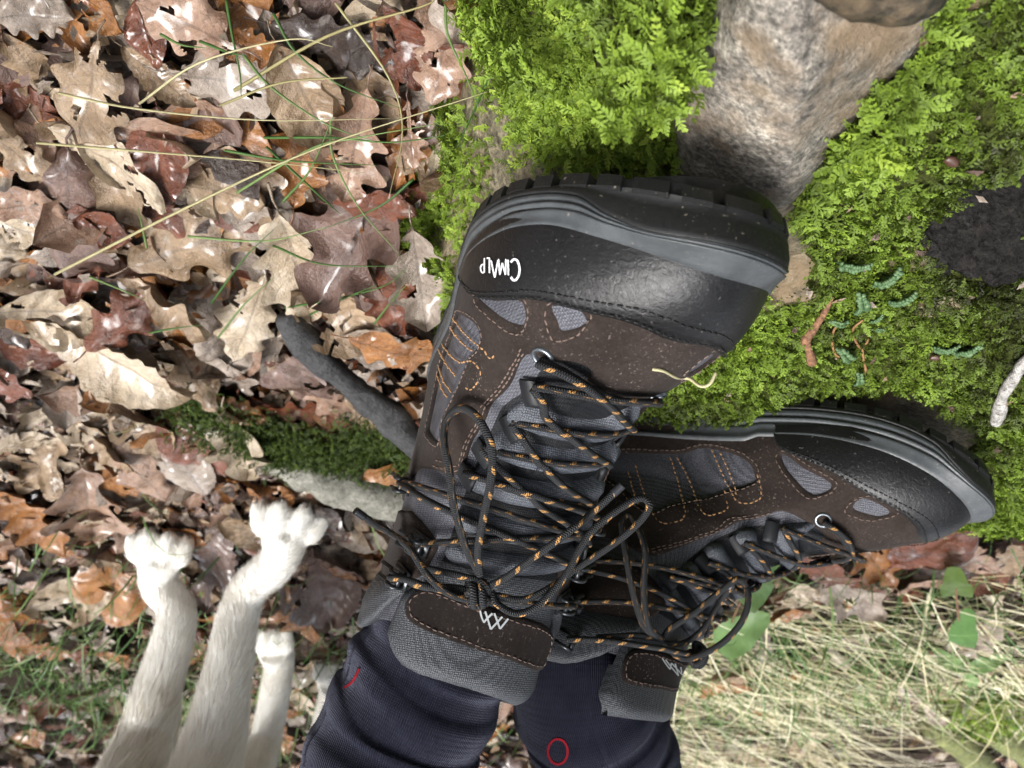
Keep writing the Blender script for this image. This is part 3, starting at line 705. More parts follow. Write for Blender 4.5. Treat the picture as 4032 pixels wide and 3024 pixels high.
# bows and tails, boot 1
def knot(root, k, zt, off, s=1.0):
    c = to_world(k, S(zt[0], zt[1], np.array(off))); n = nz(to_world(k, S(zt[0], zt[1], np.array(off+.01)))-c)
    u = nz(np.cross(n, [0, 0, 1])); w = np.cross(n, u); th = np.linspace(0, 2*math.pi*2.6, 90)
    P = c+(u[None]*(np.cos(th)*.0046)[:, None]+w[None]*((np.sin(th)*.0036+np.linspace(-.004, .004, 90)))[:, None]+n[None]*(.0028*np.sin(th*1.5+.6))[:, None])*s
    lace_obj(root, k, P, name='knot'); th = np.linspace(0, 2*math.pi*1.4, 60)
    P = c+(w[None]*(np.cos(th)*.0052)[:, None]+n[None]*(np.sin(th)*.0042+.001)[:, None]+u[None]*(np.linspace(-.003, .003, 60))[:, None])*s; lace_obj(root, k, P, name='knot')
knot(boot1, 1, (.158, .028), .012); knot(boot2, 2, (.160, -.02), .012)
PX1 = [
 ([(810, 910), (760, 820), (715, 700), (668, 520), (645, 330), (618, 190), (635, 75), (700, 12), (770, 30), (830, 105), (880, 235), (872, 420), (835, 600), (805, 780), (815, 920)], [.016, .018, .022, .026, .028, .026, .020, .015, .015, .018, .022, .024, .023, .020, .016], 0),
 ([(880, 1010), (905, 1070), (1000, 1125), (1100, 1105), (1210, 1010), (1300, 890), (1370, 760), (1450, 655), (1590, 548), (1690, 500), (1738, 535), (1700, 610), (1600, 705), (1450, 812), (1330, 890), (1200, 985), (1050, 1052), (900, 1030)], [.014, .018, .024, .030, .036, .042, .046, .048, .048, .048, .048, .046, .044, .040, .036, .030, .022, .015], 0),
 ([(860, 980), (960, 930), (1100, 830), (1300, 682), (1450, 560), (1592, 428)], [.015, .020, .028, .038, .042, .044], 1),
 ([(850, 1020), (760, 1052), (640, 1015), (530, 920), (430, 770), (330, 690), (240, 640), (138, 568)], [.014, .015, .017, .020, .024, .030, .036, .042], 1),
 ([(430, 955), (520, 985), (640, 985), (760, 1000), (850, 1010)], [.009, .011, .012, .012, .013], 0),
 ([(540, 885), (650, 910), (760, 935), (850, 960)], [.008, .011, .013, .014], 0)]
for pts, lift, tip in PX1:
    P = lace_px(1, Z2, pts, lift)
    if P is not None: lace_obj(boot1, 1, P, tip=tip, name='lace_bow' if not tip else 'lace_end')
PX2 = [
 ([(380, 1300), (300, 1230), (245, 1060), (212, 880), (190, 720), (225, 672), (270, 740), (308, 860), (300, 1060), (325, 1230), (390, 1300)], [.014, .018, .024, .028, .028, .028, .028, .028, .026, .020, .014], 0),
 ([(400, 1290), (440, 1240), (560, 1160), (690, 1055), (770, 998), (812, 1030), (826, 1100), (795, 1205), (710, 1305), (600, 1372), (500, 1396), (410, 1340)], [.014, .018, .024, .030, .034, .036, .036, .036, .034, .030, .024, .014], 0),
 ([(400, 1320), (500, 1318), (590, 1255), (650, 1165), (705, 1080), (745, 1020)], [.014, .022, .028, .030, .032, .032], 1),
 ([(60, 1290), (160, 1285), (270, 1280), (380, 1300)], [.010, .011, .012, .013], 0)]
for pts, lift, tip in PX2:
    P = lace_px(2, Z3, pts, lift)
    if P is not None: lace_obj(boot2, 2, P, tip=tip, name='lace_bow' if not tip else 'lace_end')
# printed lettering on the toe cap of boot 1 (the word reads upside down in the picture)
def glyphs():
    # letter strokes in a 0..1 box, y up
    return {'C': [[(.95, .86), (.7, 1.0), (.35, .97), (.08, .72), (.05, .4), (.25, .08), (.6, 0), (.95, .14)]], 'I': [[(.5, 0), (.5, 1)]],
            'M': [[(.04, 0), (.16, 1)], [(.16, 1), (.5, .25)], [(.5, .25), (.84, 1)], [(.84, 1), (.96, 0)]], 'A': [[(.0, 0), (.5, 1.3)], [(.5, 1.3), (1, 0)]], 'L': [[(.1, 1), (.1, 0)], [(.1, 0), (.95, .0)]],
            'P': [[(.1, -.0), (.1, 1)], [(.1, .98), (.6, 1.0), (.92, .8), (.88, .58), (.55, .45), (.12, .46)]]}
G = glyphs(); lay = [('C', (660, 692), 50, 104), ('I', (604, 668), 10, 78), ('M', (590, 666), 42, 78), ('A', (546, 662), 36, 66), ('L', (503, 660), 18, 76), ('P', (476, 658), 24, 74)]
a = Acc()
for ch, (x0, y0), w, h in lay:
    sl = (477-655)
    fn = lambda p: (x0-p[0]*w, y0-(1-p[1])*0-p[1]*0-(p[1])*h*0-(1-p[1])*h) if False else (x0-p[0]*w, (y0-h)+p[1]*h)
    strip_on(1, Z1, [[fn((p[0], p[1])) for p in st] for st in G[ch]], 11 if ch == 'C' else 7.5, .0041, a, [(655, 590), (450, 695)])
V = np.concatenate(a.V); obj('lettering', mesh_np('lettering', lean(1, V), a.F, M_WHITE, False), boot1)
def Z6(p): return (1840+p[0]/7.373, 2340+p[1]/7.373)
a = Acc(); strip_on(1, Z6, [[(300, 265), (362, 640)], [(362, 640), (630, 345)], [(445, 290), (560, 850)], [(560, 850), (880, 445)], [(680, 340), (805, 830)], [(805, 830), (1030, 500)]], 52, .0082, a)
obj('emblem', mesh_np('emblem', lean(1, np.concatenate(a.V)), a.F, M_LOGO, False), boot1)
a = Acc(); strip_on(2, Z3, [[(332, 1365), (367, 1420)], [(367, 1420), (378, 1385)], [(350, 1372), (405, 1448)], [(405, 1448), (395, 1385)], [(378, 1385), (425, 1440)], [(425, 1440), (420, 1400)]], 7, .0090, a)
if a.V: obj('emblem', mesh_np('emblem', lean(2, np.concatenate(a.V))*np.array([1, -1, 1]), a.F, M_LOGO, False), boot2)
# ------------------------------------------------------------------ terrain
EDGE = np.array([(-.05, -.05), (-.038, .06), (-.026, .12), (-.006, .19), (.030, .27), (.060, .36), (.066, .46), (.03, .56), (-.06, .60), (-.18, .615), (-.30, .625), (-.42, .60), (-.60, .55), (-1.0, .40), (-1.0, -.5), (-.10, -.5)])
def plane_z(x, y): return .1726-.161*x-.266*y
# contact plane under the boots
_sp = np.concatenate([to_world(k, np.array([(.02, 0, 0), (.10, .03, 0), (.10, -.03, 0), (.20, .04, .001), (.20, -.04, .001), (.26, 0, .01)])) for k in (1, 2)])
def edge_dist(x, y):
    P = np.stack([x, y], -1).reshape(-1, 2); d = segdist(P, EDGE, np.roll(EDGE, -1, 0)); ins = inpoly(P, EDGE)
    return np.where(ins, d, -d).reshape(np.shape(x))
def under_boot(x, y):
    """lowest sole height above a ground point, nan where no boot stands"""
    out = np.full(np.shape(x), np.nan)
    for k in (1, 2):
        o, R, m = POSE[k]; n = R[:, 2]
        # plane of the sole through the heel, follow the spring of the toe
        z = o[2]-((x-o[0])*n[0]+(y-o[1])*n[1])/n[2]
        L = (np.stack([x, y, z], -1)-o)@R; lx, ly = L[..., 0], L[..., 1]*m
        zb = herm([-.01, .17, .2, .23, .265, .29, .305], [0, 0, .001, .004, .012, .021, .028])(lx)
        s = np.where(ly > 0, 1., -1.); ins = (lx > -.004) & (lx < .304) & (np.abs(ly) < sole_y(np.clip(lx, -.004, .304), s)+.008)
        zz = z+zb*n[2]
        out = np.where(ins, np.fmin(out, zz), out)
    return out
def boulder_z(x, y):
    x = np.asarray(x, float); y = np.asarray(y, float); P = np.stack([x, y], -1).reshape(-1, 2)
    d = edge_dist(x, y)
    z = plane_z(x, y)-.010+(fbm(P, 9, 4, 3)*.012+vnoise(P, 4, 9)*.012).reshape(x.shape)
    # rolls over towards the back and the right, falls away at the edge
    rw = np.where(y > .42, .10, np.interp(y, [.2, .42], [.045, .10])); z = z-np.clip(rw-d, 0, .4)**2*np.where(rw > .08, 3.2, 5.0)
    z = z-np.where(d < .02, (np.clip(.02-d, 0, 1)*1.7), 0)
    ub = under_boot(x, y)
    z = np.where(np.isnan(ub), z, np.minimum(z, ub-.003))
    return z
def litter_z(x, y):
    P = np.stack([np.asarray(x, float), np.asarray(y, float)], -1).reshape(-1, 2); d = edge_dist(np.asarray(x, float), np.asarray(y, float))
    z = -.035+(fbm(P, 3.5, 4, 21)*.016).reshape(np.shape(x)); z = z+.055*np.exp(np.minimum(d, 0)/.07)
    return z
_gx = np.arange(-1.7, 1.8, .008); _gy = np.arange(-.6, 3.0, .008); _GA = np.meshgrid(_gx, _gy, indexing='ij')
_exact = {'b': boulder_z, 'l': litter_z, 'e': edge_dist}; _grid = {k_: f_(*_GA) for k_, f_ in _exact.items()}
def _fast(key):
    G_ = _grid[key]; ex = _exact[key]; nx, ny = G_.shape
    def f(x, y):
        if np.size(x) > 3: return ex(x, y)
        xs = np.atleast_1d(x).tolist(); ys = np.atleast_1d(y).tolist(); out = []
        for a_, b_ in zip(xs, ys):
            u = min(max((a_+1.7)/.008, 0), nx-1.001); v = min(max((b_+.6)/.008, 0), ny-1.001); i = int(u); j = int(v); u -= i; v -= j
            out.append((G_[i, j]*(1-u)+G_[i+1, j]*u)*(1-v)+(G_[i, j+1]*(1-u)+G_[i+1, j+1]*u)*v)
        return np.array(out).reshape(np.shape(x))
    return f
boulder_z, litter_z, edge_dist = _fast('b'), _fast('l'), _fast('e')
def march(px, py, fn, scale22=True):
    r = nz(ray22(px, py) if scale22 else ray(px, py)); a = .12
    while a < 4:
        p = CAM+r*a
        if p[2] < fn(np.array([p[0]]), np.array([p[1]]))[0]: break
        a += .01
    for s in (.005, .0025, .00125):
        p = CAM+r*(a-s)
        if p[2] < fn(np.array([p[0]]), np.array([p[1]]))[0]: a -= s
    return CAM+r*a
# materials of the ground
def mat_soil():
    n = NT('dark_wet_soil'); o = n.coord('Object'); a = n.noise(o, 40, 8, .65); b = n.noise(o, 220, 5, .7)
    n.P(Base_Color=n.mix(n.ramp(b, [(.35, 0), (.75, 1)]), n.mix(a, (.010, .008, .006), (.035, .025, .018)), (.06, .045, .034)), Roughness=.9, Specular_IOR_Level=.08)
    n.bump(n.mix(.5, a, b), .9, .006); return n.m
M_SOIL = mat_soil()
def mat_rock(name, cols, wet=.0, lichen=True, s=1.0):
    n = NT(name); o = n.coord('Object'); a = n.noise(o, 14*s, 6, .6, .4); b = n.noise(o, 75*s, 8, .68); c = n.noise(o, 420*s, 4, .7); v = n.voro(o, 260*s)
    base = n.ramp(n.mix(.55, a, b), [(.30, cols[0]), (.45, cols[1]), (.58, cols[2]), (.70, cols[3])])
    grain = n.ramp(n.mix(.4, c, n.noise(o, 190*s, 4, .7)), [(.38, .25), (.5, 1.0), (.62, 2.2)]); base = n.mix(1.0, base, grain, 'MULTIPLY')
    rust = n.ramp(n.noise(o, 24*s, 6, .65), [(.46, 0), (.62, .85)]); base = n.mix(rust, base, n.mix(b, (.13, .085, .045), (.28, .20, .12)))
    if lichen: base = n.mix(n.ramp(n.noise(o, 30*s, 7, .7), [(.60, 0), (.68, .5)]), base, (.20, .19, .11))
    n.P(Base_Color=base, Roughness=n.ramp(b, [(.3, .42), (.7, .8)]), Specular_IOR_Level=.5)
    n.bump(n.mix(.35, b, c), .8, .004); return n.m
M_BOULDER = mat_rock('olive_brown_rock', [(.05, .042, .026), (.10, .085, .052), (.17, .145, .095), (.25, .22, .15)])
M_STONE = mat_rock('grey_speckled_stone', [(.045, .038, .032), (.14, .125, .105), (.27, .245, .205), (.48, .45, .39)], s=1.1)
M_STONE2 = mat_rock('pale_stone', [(.12, .12, .10), (.22, .22, .19), (.32, .32, .29), (.42, .42, .39)])
def mat_tint(name, stops, rough=(.4, .7), spec=.35, sss=0, trans=0):
    n = NT(name); t = n.attr('tint', 'Fac'); o = n.coord('Object'); b = n.noise(o, 90, 3)
    col = n.ramp(t, stops); col = n.mix(n.math('MULTIPLY', n.ramp(b, [(.3, 0), (.7, 1)]), .35), col, n.mix(.5, col, (0, 0, 0)))
    n.P(Base_Color=col, Roughness=n.ramp(b, [(.3, rough[0]), (.7, rough[1])]), Specular_IOR_Level=spec)
    if trans:
        tr = n.n('ShaderNodeBsdfTranslucent'); n.l(col, tr.inputs[0]); mx = n.n('ShaderNodeMixShader'); mx.inputs[0].default_value = trans
        n.l(n.b.outputs[0], mx.inputs[1]); n.l(tr.outputs[0], mx.inputs[2]); n.l(mx.outputs[0], n.out.inputs['Surface'])
    return n.m
M_MOSS = mat_tint('moss', [(0, (.022, .026, .006)), (.22, (.055, .075, .012)), (.45, (.12, .180, .020)), (.7, (.21, .315, .035)), (1, (.36, .47, .065))], (.45, .7), .3, trans=.25)
M_MOSSD = mat_tint('dark_moss', [(0, (.008, .013, .004)), (.5, (.035, .06, .010)), (1, (.11, .165, .02))], (.45, .7), .3, trans=.2)
# ground sheet: fine near the camera, coarse to the horizon
def graded(a, b, fine0, fine1, h, far):
    g = list(np.arange(fine0, fine1+1e-6, h)); s = h; v = g[-1]
    while v < b: s *= 1.35; v = min(b, v+s); g.append(v)
    s = h; v = fine0; pre = []
    while v > a: s *= 1.35; v = max(a, v-s); pre.append(v)
    return np.array(pre[::-1]+g)
gx = graded(-60, 60, -1.3, 1.3, .014, 0); gy = graded(-60, 60, -.3, 2.2, .014, 0)
GX, GY = np.meshgrid(gx, gy, indexing='ij'); GZ = litter_z(GX, GY)-.012
ground = obj('ground', mesh_np('ground', np.stack([GX, GY, GZ], -1).reshape(-1, 3), grid_faces(len(gx), len(gy)), M_SOIL), kind='structure')
# boulder
bx = np.arange(-.98, .20, .007); by = np.arange(-.45, .80, .007); BX, BY = np.meshgrid(bx, by, indexing='ij'); BZ = boulder_z(BX, BY)
V = np.stack([BX, BY, BZ], -1); lim = litter_z(BX, BY)-.09; keepv = BZ > lim
V[..., 2] = np.maximum(BZ, lim); P = V.reshape(-1, 3)
jit = np.stack([vnoise(P*1.0, 60, 31), vnoise(P, 60, 32)], 1)*.0035*(edge_dist(P[:, 0], P[:, 1]) < .05)[:, None]; P[:, :2] += jit
F = grid_faces(len(bx), len(by)); F = F[keepv.reshape(-1)[F].any(1)]
used = np.unique(F); mp = -np.ones(len(P), int); mp[used] = np.arange(len(used))
boulder = empty('mossy_boulder', (-.25, .30, litter_z(np.array([-.25]), np.array([.30]))[0]), 'large mossy boulder that both hiking boots stand on', 'boulder')
def under(parent, o):
    """parent a part given in world coordinates"""
    o.matrix_parent_inverse = Matrix.Translation(-Vector(parent.location)); return o
under(boulder, obj('rock', mesh_np('rock', P[used], mp[F], M_BOULDER), boulder))
# ------------------------------------------------------------------ moss: feathery fronds spread over the boulder
def frond(nb, L, w, seed, droop=.35):
    r = np.random.default_rng(seed); V = []; T = []
    def leaf(b, d, ln, wd, up):
        s = nz(np.cross(d, [0, 0, 1])); i = len(V)
        tip = b+d*ln+np.array([0, 0, up*ln]); mid = b+d*ln*.45+np.array([0, 0, up*ln*.7+.0003])
        V.extend([b, mid+s*wd, tip, mid-s*wd]); T.extend([(i, i+1, i+2), (i, i+2, i+3)])
    n = nb; ax = lambda s: np.array([L*s, .12*L*math.sin(3*s+seed), .40*L*math.sin(2.2*s)-droop*L*s*s])
    for k in range(n):
        s = (k+.6)/n; b = ax(s); ln = L*.42*(1-s*.62)*r.uniform(.8, 1.2)
        for sg in (1, -1):
            a = sg*(1.0-.35*s+r.uniform(-.2, .2)); d = np.array([math.cos(a), math.sin(a), 0]); leaf(b, d, ln, w*r.uniform(.8, 1.2), r.uniform(-.1, .45))
    leaf(ax(.93), np.array([1, .1, 0]), L*.22, w, .2)
    i = len(V); q = [ax(0), ax(.5), ax(1)]; V.extend([q[0]+[0, .0005, 0], q[0]-[0, .0005, 0], q[1]+[0, .0004, 0], q[1]-[0, .0004, 0], q[2]]); T.extend([(i, i+1, i+3), (i, i+3, i+2), (i+2, i+3, i+4)])
    return np.array(V), np.array(T)
FR = [frond(6, .0088, .00062, 1), frond(5, .0072, .00066, 2), frond(7, .0098, .0006, 3), frond(5, .0064, .00062, 4)]
FRs = [frond(5, .0060, .0005, 5), frond(4, .0050, .00055, 6), frond(5, .0068, .0005, 7)]
def scatter(protos, P, N, scale, tint, name, mat, tilt=(.15, .9), parent=None, world=None, seed=1):
    r = np.random.default_rng(seed); n = len(P); VV = []; TT = []; CC = []; off = 0; pick = r.integers(0, len(protos), n)
    yaw = r.uniform(0, 2*np.pi, n); pit = r.uniform(*tilt, n)
    t0 = nz(np.cross(N, np.array([.3, .9, .2]))); t1 = np.cross(N, t0)
    A = t0*np.cos(yaw)[:, None]+t1*np.sin(yaw)[:, None]; B = np.cross(N, A)
    X = A*np.cos(pit)[:, None]+N*np.sin(pit)[:, None]; Z = N*np.cos(pit)[:, None]-A*np.sin(pit)[:, None]
    for k, (v, t) in enumerate(protos):
        I = np.where(pick == k)[0]
        if not len(I): continue
        W = P[I][:, None, :]+(X[I][:, None, :]*v[None, :, :1]+B[I][:, None, :]*v[None, :, 1:2]+Z[I][:, None, :]*v[None, :, 2:])*scale[I][:, None, None]
        VV.append(W.reshape(-1, 3)); TT.append((t[None]+(np.arange(len(I))*len(v))[:, None, None]).reshape(-1, 3)+off); off += len(I)*len(v)
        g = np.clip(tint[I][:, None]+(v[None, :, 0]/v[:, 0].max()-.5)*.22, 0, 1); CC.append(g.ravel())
    return mesh_np(name, np.concatenate(VV), np.concatenate(TT), mat, False, None, np.concatenate(CC))
def surf_n(fn, x, y, e=.006):
    dx = (fn(x+e, y)-fn(x-e, y))/(2*e); dy = (fn(x, y+e)-fn(x, y-e))/(2*e); return nz(np.stack([-dx, -dy, np.ones_like(x)], -1))
def poly_world(pts22, fn): return np.array([march(*p, fn)[:2] for p in pts22])
BARE = [poly_world(q, boulder_z) for q in (
    [(2050, 340), (2225, 300), (2225, 560), (2150, 585), (2060, 560), (2005, 480)],                      # black humus patch
    [(1660, 470), (1740, 450), (1760, 560), (1740, 640), (1660, 650)],                                   # bare rock beside the toe
    [(1180, 350), (1480, 345), (1500, 420), (1130, 400)])]                                  # dark gap under the toe
SOILP = BARE[0]
def crumbs(poly, fn, n, r0, r1, seed, mat, name):
    r = np.random.default_rng(seed); lo, hi = poly.min(0), poly.max(0); q = r.uniform(lo, hi, (n*3, 2)); q = q[inpoly(q, poly)][:n]; ico = np.array([(1, 0, 0), (-1, 0, 0), (0, 1, 0), (0, -1, 0), (0, 0, 1), (0, 0, -1)]); fc = np.array([(0, 2, 4), (2, 1, 4), (1, 3, 4), (3, 0, 4), (2, 0, 5), (1, 2, 5), (3, 1, 5), (0, 3, 5)])
    z = fn(q[:, 0], q[:, 1]); s_ = r.uniform(r0, r1, (len(q), 1, 1))*r.uniform(.5, 1.5, (len(q), 6, 3)); V = np.concatenate([q, (z+r0*.3)[:, None]], 1)[:, None]+ico[None]*s_
    return mesh_np(name, V.reshape(-1, 3), (fc[None]+(np.arange(len(q))*6)[:, None, None]).reshape(-1, 3), mat, False)
CUSH = [(march(1260, 140, boulder_z)[:2], .062, .022), (march(1130, 60, boulder_z)[:2], .05, .014), (march(2130, 250, boulder_z)[:2], .06, .014)]
def mound(x, y):
    P = np.stack([x, y], -1).reshape(-1, 2); m_ = .0075*vnoise(P, 26, 41)+.0045*vnoise(P, 60, 42)+.006
    for c_, r_, h_ in CUSH: m_ = m_+h_*np.clip(1-np.sum((P-c_)**2, 1)/r_**2, 0, 1)**.8
    return m_.reshape(np.shape(x))
nm = 280000
mx_ = rng.uniform(-.80, .12, nm); my_ = rng.uniform(-.12, .74, nm)
px_ = project(np.stack([mx_, my_, boulder_z(mx_, my_)], -1)); vis = (px_[:, 0] > -900) & (px_[:, 0] < 5600) & (px_[:, 1] > -1500) & (px_[:, 1] < 3400)
mx_, my_ = mx_[vis], my_[vis]; ed = edge_dist(mx_, my_); ub = under_boot(mx_, my_)
keep = (ed > -.035) & np.isnan(ub)
for b in BARE: keep &= ~inpoly(np.stack([mx_, my_], 1), b+rng.normal(0, .002, b.shape))
STONEP = poly_world([(1480, 30), (1435, 120), (1415, 230), (1430, 380), (1540, 455), (1610, 500), (1665, 505), (1705, 470), (1700, 390), (1745, 300), (1825, 190), (1910, 105), (1985, 30), (1940, -90), (1700, -110), (1580, -40)], boulder_z); keep &= ~inpoly(np.stack([mx_, my_], 1), STONEP)
# the right flank is bare rock with a few tufts
flank = (ed < .012) & (mx_ > -.05) & (my_ < .40) & (my_ > .145); keep &= ~(flank & (vnoise(np.stack([mx_, my_], 1), 22, 77) < .25))
mx_, my_ = mx_[keep], my_[keep]; nP = np.stack([mx_, my_], 1)
big = (mx_ > -.155+.25*(my_-.1)) & (my_ < .30)                       # large feathery moss beside the stone
patch = vnoise(nP, 13, 51)
bigf = big | ((patch > .35) & (my_ < .35) & (mx_ < -.28)) | (my_ > .53)
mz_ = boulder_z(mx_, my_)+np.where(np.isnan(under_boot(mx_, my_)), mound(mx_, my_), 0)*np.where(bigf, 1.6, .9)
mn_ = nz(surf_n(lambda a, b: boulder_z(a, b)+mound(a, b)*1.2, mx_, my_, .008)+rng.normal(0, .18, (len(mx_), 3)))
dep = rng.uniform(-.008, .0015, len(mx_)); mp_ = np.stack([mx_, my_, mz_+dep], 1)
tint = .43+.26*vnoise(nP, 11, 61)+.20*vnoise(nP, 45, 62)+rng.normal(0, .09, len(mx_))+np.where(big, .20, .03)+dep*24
olive = np.exp(-(((mx_+.27)/.09)**2+((my_-.27)/.05)**2)); tint = tint-.28*olive
m = bigf & (rng.random(len(mx_)) < .75); k2 = ~bigf & (rng.random(len(mx_)) < .85)
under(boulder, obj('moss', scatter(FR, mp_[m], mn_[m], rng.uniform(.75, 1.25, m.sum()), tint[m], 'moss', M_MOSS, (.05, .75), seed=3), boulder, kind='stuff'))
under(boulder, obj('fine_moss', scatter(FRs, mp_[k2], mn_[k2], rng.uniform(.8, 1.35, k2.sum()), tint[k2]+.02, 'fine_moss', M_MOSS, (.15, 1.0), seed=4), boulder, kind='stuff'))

# the mat the fronds grow from
ok_m = np.zeros(BX.shape, bool); e_ = edge_dist(BX, BY); ok_m = (e_ > -.02) & np.isnan(under_boot(BX, BY))
for b in BARE: ok_m &= ~inpoly(np.stack([BX, BY], -1).reshape(-1, 2), b).reshape(BX.shape)
ok_m &= ~((e_ < .012) & (BX > -.05) & (BY < .40) & (BY > .145)); ok_m &= (BX > -.85) & (BY < .72)
MZ = boulder_z(BX, BY)+np.where(ok_m, mound(BX, BY)*1.0-.0015, -.004); F = grid_faces(len(bx), len(by)); F = F[ok_m.reshape(-1)[F].sum(1) > 1]
used = np.unique(F); mp = -np.ones(BX.size, int); mp[used] = np.arange(len(used)); Pm = np.stack([BX, BY, MZ], -1).reshape(-1, 3)[used]
def mat_mossbed():
    n = NT('moss_bed'); o = n.coord('Object'); a = n.noise(o, 500, 6, .75); b = n.noise(o, 40, 4)
    n.P(Base_Color=n.mix(n.ramp(a, [(.35, 0), (.7, 1)]), (.018, .020, .006), n.mix(b, (.07, .085, .015), (.13, .16, .02))), Roughness=.85, Specular_IOR_Level=.2); n.bump(a, 1.0, .004); return n.m
under(boulder, obj('moss_bed', mesh_np('moss_bed', Pm, mp[F], mat_mossbed()), boulder, kind='stuff'))
# black humus in a hollow of the moss
ins = inpoly(np.stack([BX, BY], -1).reshape(-1, 2), SOILP).reshape(BX.shape); F = grid_faces(len(bx), len(by)); F = F[ins.reshape(-1)[F].any(1)]; used = np.unique(F); mp = -np.ones(BX.size, int); mp[used] = np.arange(len(used))
def mat_humus():
    n = NT('black_humus'); o = n.coord('Object'); a = n.noise(o, 160, 8, .75, 1.2); b = n.noise(o, 700, 4, .7)
    n.P(Base_Color=n.mix(n.ramp(a, [(.4, 0), (.72, 1)]), (.008, .0075, .007), (.060, .056, .052)), Roughness=.8, Specular_IOR_Level=.12); n.bump(n.mix(.5, a, b), 1.0, .006); return n.m
Ph = np.stack([BX, BY, BZ], -1).reshape(-1, 3)[used]; Ph[:, 2] += .003+.007*vnoise(Ph, 45, 5)+.003*vnoise(Ph, 110, 6)
M_HUM = mat_humus(); under(boulder, obj('humus_patch', mesh_np('humus_patch', Ph, mp[F], M_HUM), boulder)); under(boulder, obj('humus_crumbs', crumbs(SOILP, lambda x, y: boulder_z(x, y)+.006, 3000, .0008, .0042, 5, M_HUM, 'humus_crumbs'), boulder, kind='stuff'))
# tufts of moss on the flank beside the boot
def tuft_on(fn, pts22, n, spread, sc, seed, base=.55, protos=None, lift=0.0, mat=None, name='moss'):
    r = np.random.default_rng(seed); P = []
    for q in pts22:
        c = march(*q, fn); P.append(c[None]+np.stack([r.normal(0, spread, n), r.normal(0, spread, n), np.zeros(n)], 1))
    P = np.concatenate(P); nn = surf_n(fn, P[:, 0], P[:, 1], .01); P[:, 2] = fn(P[:, 0], P[:, 1])+lift+r.uniform(-.004, .006, len(P)); nn = nz(nn+r.normal(0, .35, nn.shape)+np.array([0, -.2, .5]))
    return scatter(protos or FR, P, nn, r.uniform(.6, 1.1, len(P))*sc, base+r.normal(0, .13, len(P)), name, mat or M_MOSS, (.1, 1.0), seed=seed)
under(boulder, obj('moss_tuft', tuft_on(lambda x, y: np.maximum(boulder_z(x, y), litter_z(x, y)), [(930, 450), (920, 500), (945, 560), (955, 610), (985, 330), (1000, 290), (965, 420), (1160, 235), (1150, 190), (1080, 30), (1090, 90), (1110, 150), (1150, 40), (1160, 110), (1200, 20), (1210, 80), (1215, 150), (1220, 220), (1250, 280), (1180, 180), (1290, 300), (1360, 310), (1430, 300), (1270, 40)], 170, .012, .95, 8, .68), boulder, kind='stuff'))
# ------------------------------------------------------------------ evaluated modifiers -> plain mesh
def baked(o):
    dg = bpy.context.evaluated_depsgraph_get(); me = bpy.data.meshes.new_from_object(o.evaluated_get(dg)); return me
def remeshed(V, F, voxel, smooth_it=4, name='tmp'):
    me = mesh_np(name, V, F); o = bpy.data.objects.new(name, me); COL.objects.link(o)
    m = o.modifiers.new('r', 'REMESH'); m.mode = 'VOXEL'; m.voxel_size = voxel
    s = o.modifiers.new('s', 'SMOOTH'); s.iterations = smooth_it; s.factor = .5
    bpy.context.view_layer.update(); out = baked(o); bpy.data.objects.remove(o); bpy.data.meshes.remove(me)
    n = len(out.vertices); co = np.empty(n*3, np.float32); out.vertices.foreach_get('co', co); F2 = np.array([tuple(p.vertices) for p in out.polygons if len(p.vertices) == 4]); bpy.data.meshes.remove(out)
    return co.reshape(-1, 3).astype(float), F2
def vnormals(V, F):
    n = np.zeros_like(V); fn = np.cross(V[F[:, 2]]-V[F[:, 0]], V[F[:, 3 if F.shape[1] > 3 else 1]]-V[F[:, 1]])
    if F.shape[1] == 3: fn = np.cross(V[F[:, 1]]-V[F[:, 0]], V[F[:, 2]]-V[F[:, 0]])
    for c in range(F.shape[1]): np.add.at(n, F[:, c], fn)
    return nz(n)
def hull(points):
    bm = bmesh.new(); [bm.verts.new(tuple(p)) for p in points]; r = bmesh.ops.convex_hull(bm, input=bm.verts)
    bmesh.ops.delete(bm, geom=list(set(r['geom_interior']+r['geom_unused'])), context='VERTS'); bmesh.ops.triangulate(bm, faces=bm.faces)
    bm.verts.index_update(); V = np.array([v.co[:] for v in bm.verts]); F = [tuple(v.index for v in f.verts) for f in bm.faces]; bm.free(); return V, F
def rock_from(points, voxel=.0035, amp=.0022, sm=6):
    V, F = hull(points); V, F = remeshed(V, F, voxel, sm); N = vnormals(V, F); V = V+N*(fbm(V, 45, 4, 5)*amp+vnoise(V, 18, 6)*amp*1.3)[:, None]; return V, F
def thing_mesh(name, V, F, mat, label, cat, group=None, origin=None, **kw):
    V = np.asarray(V); c = np.array([V[:, 0].mean(), V[:, 1].mean(), V[:, 2].min()]) if origin is None else np.asarray(origin)
    o = obj(name, mesh_np(name, V-c, F, mat, **kw)); o.location = c; return tag(o, label, cat, group)
def at_depth(px, py, d): return CAM+ray22(px, py)*d
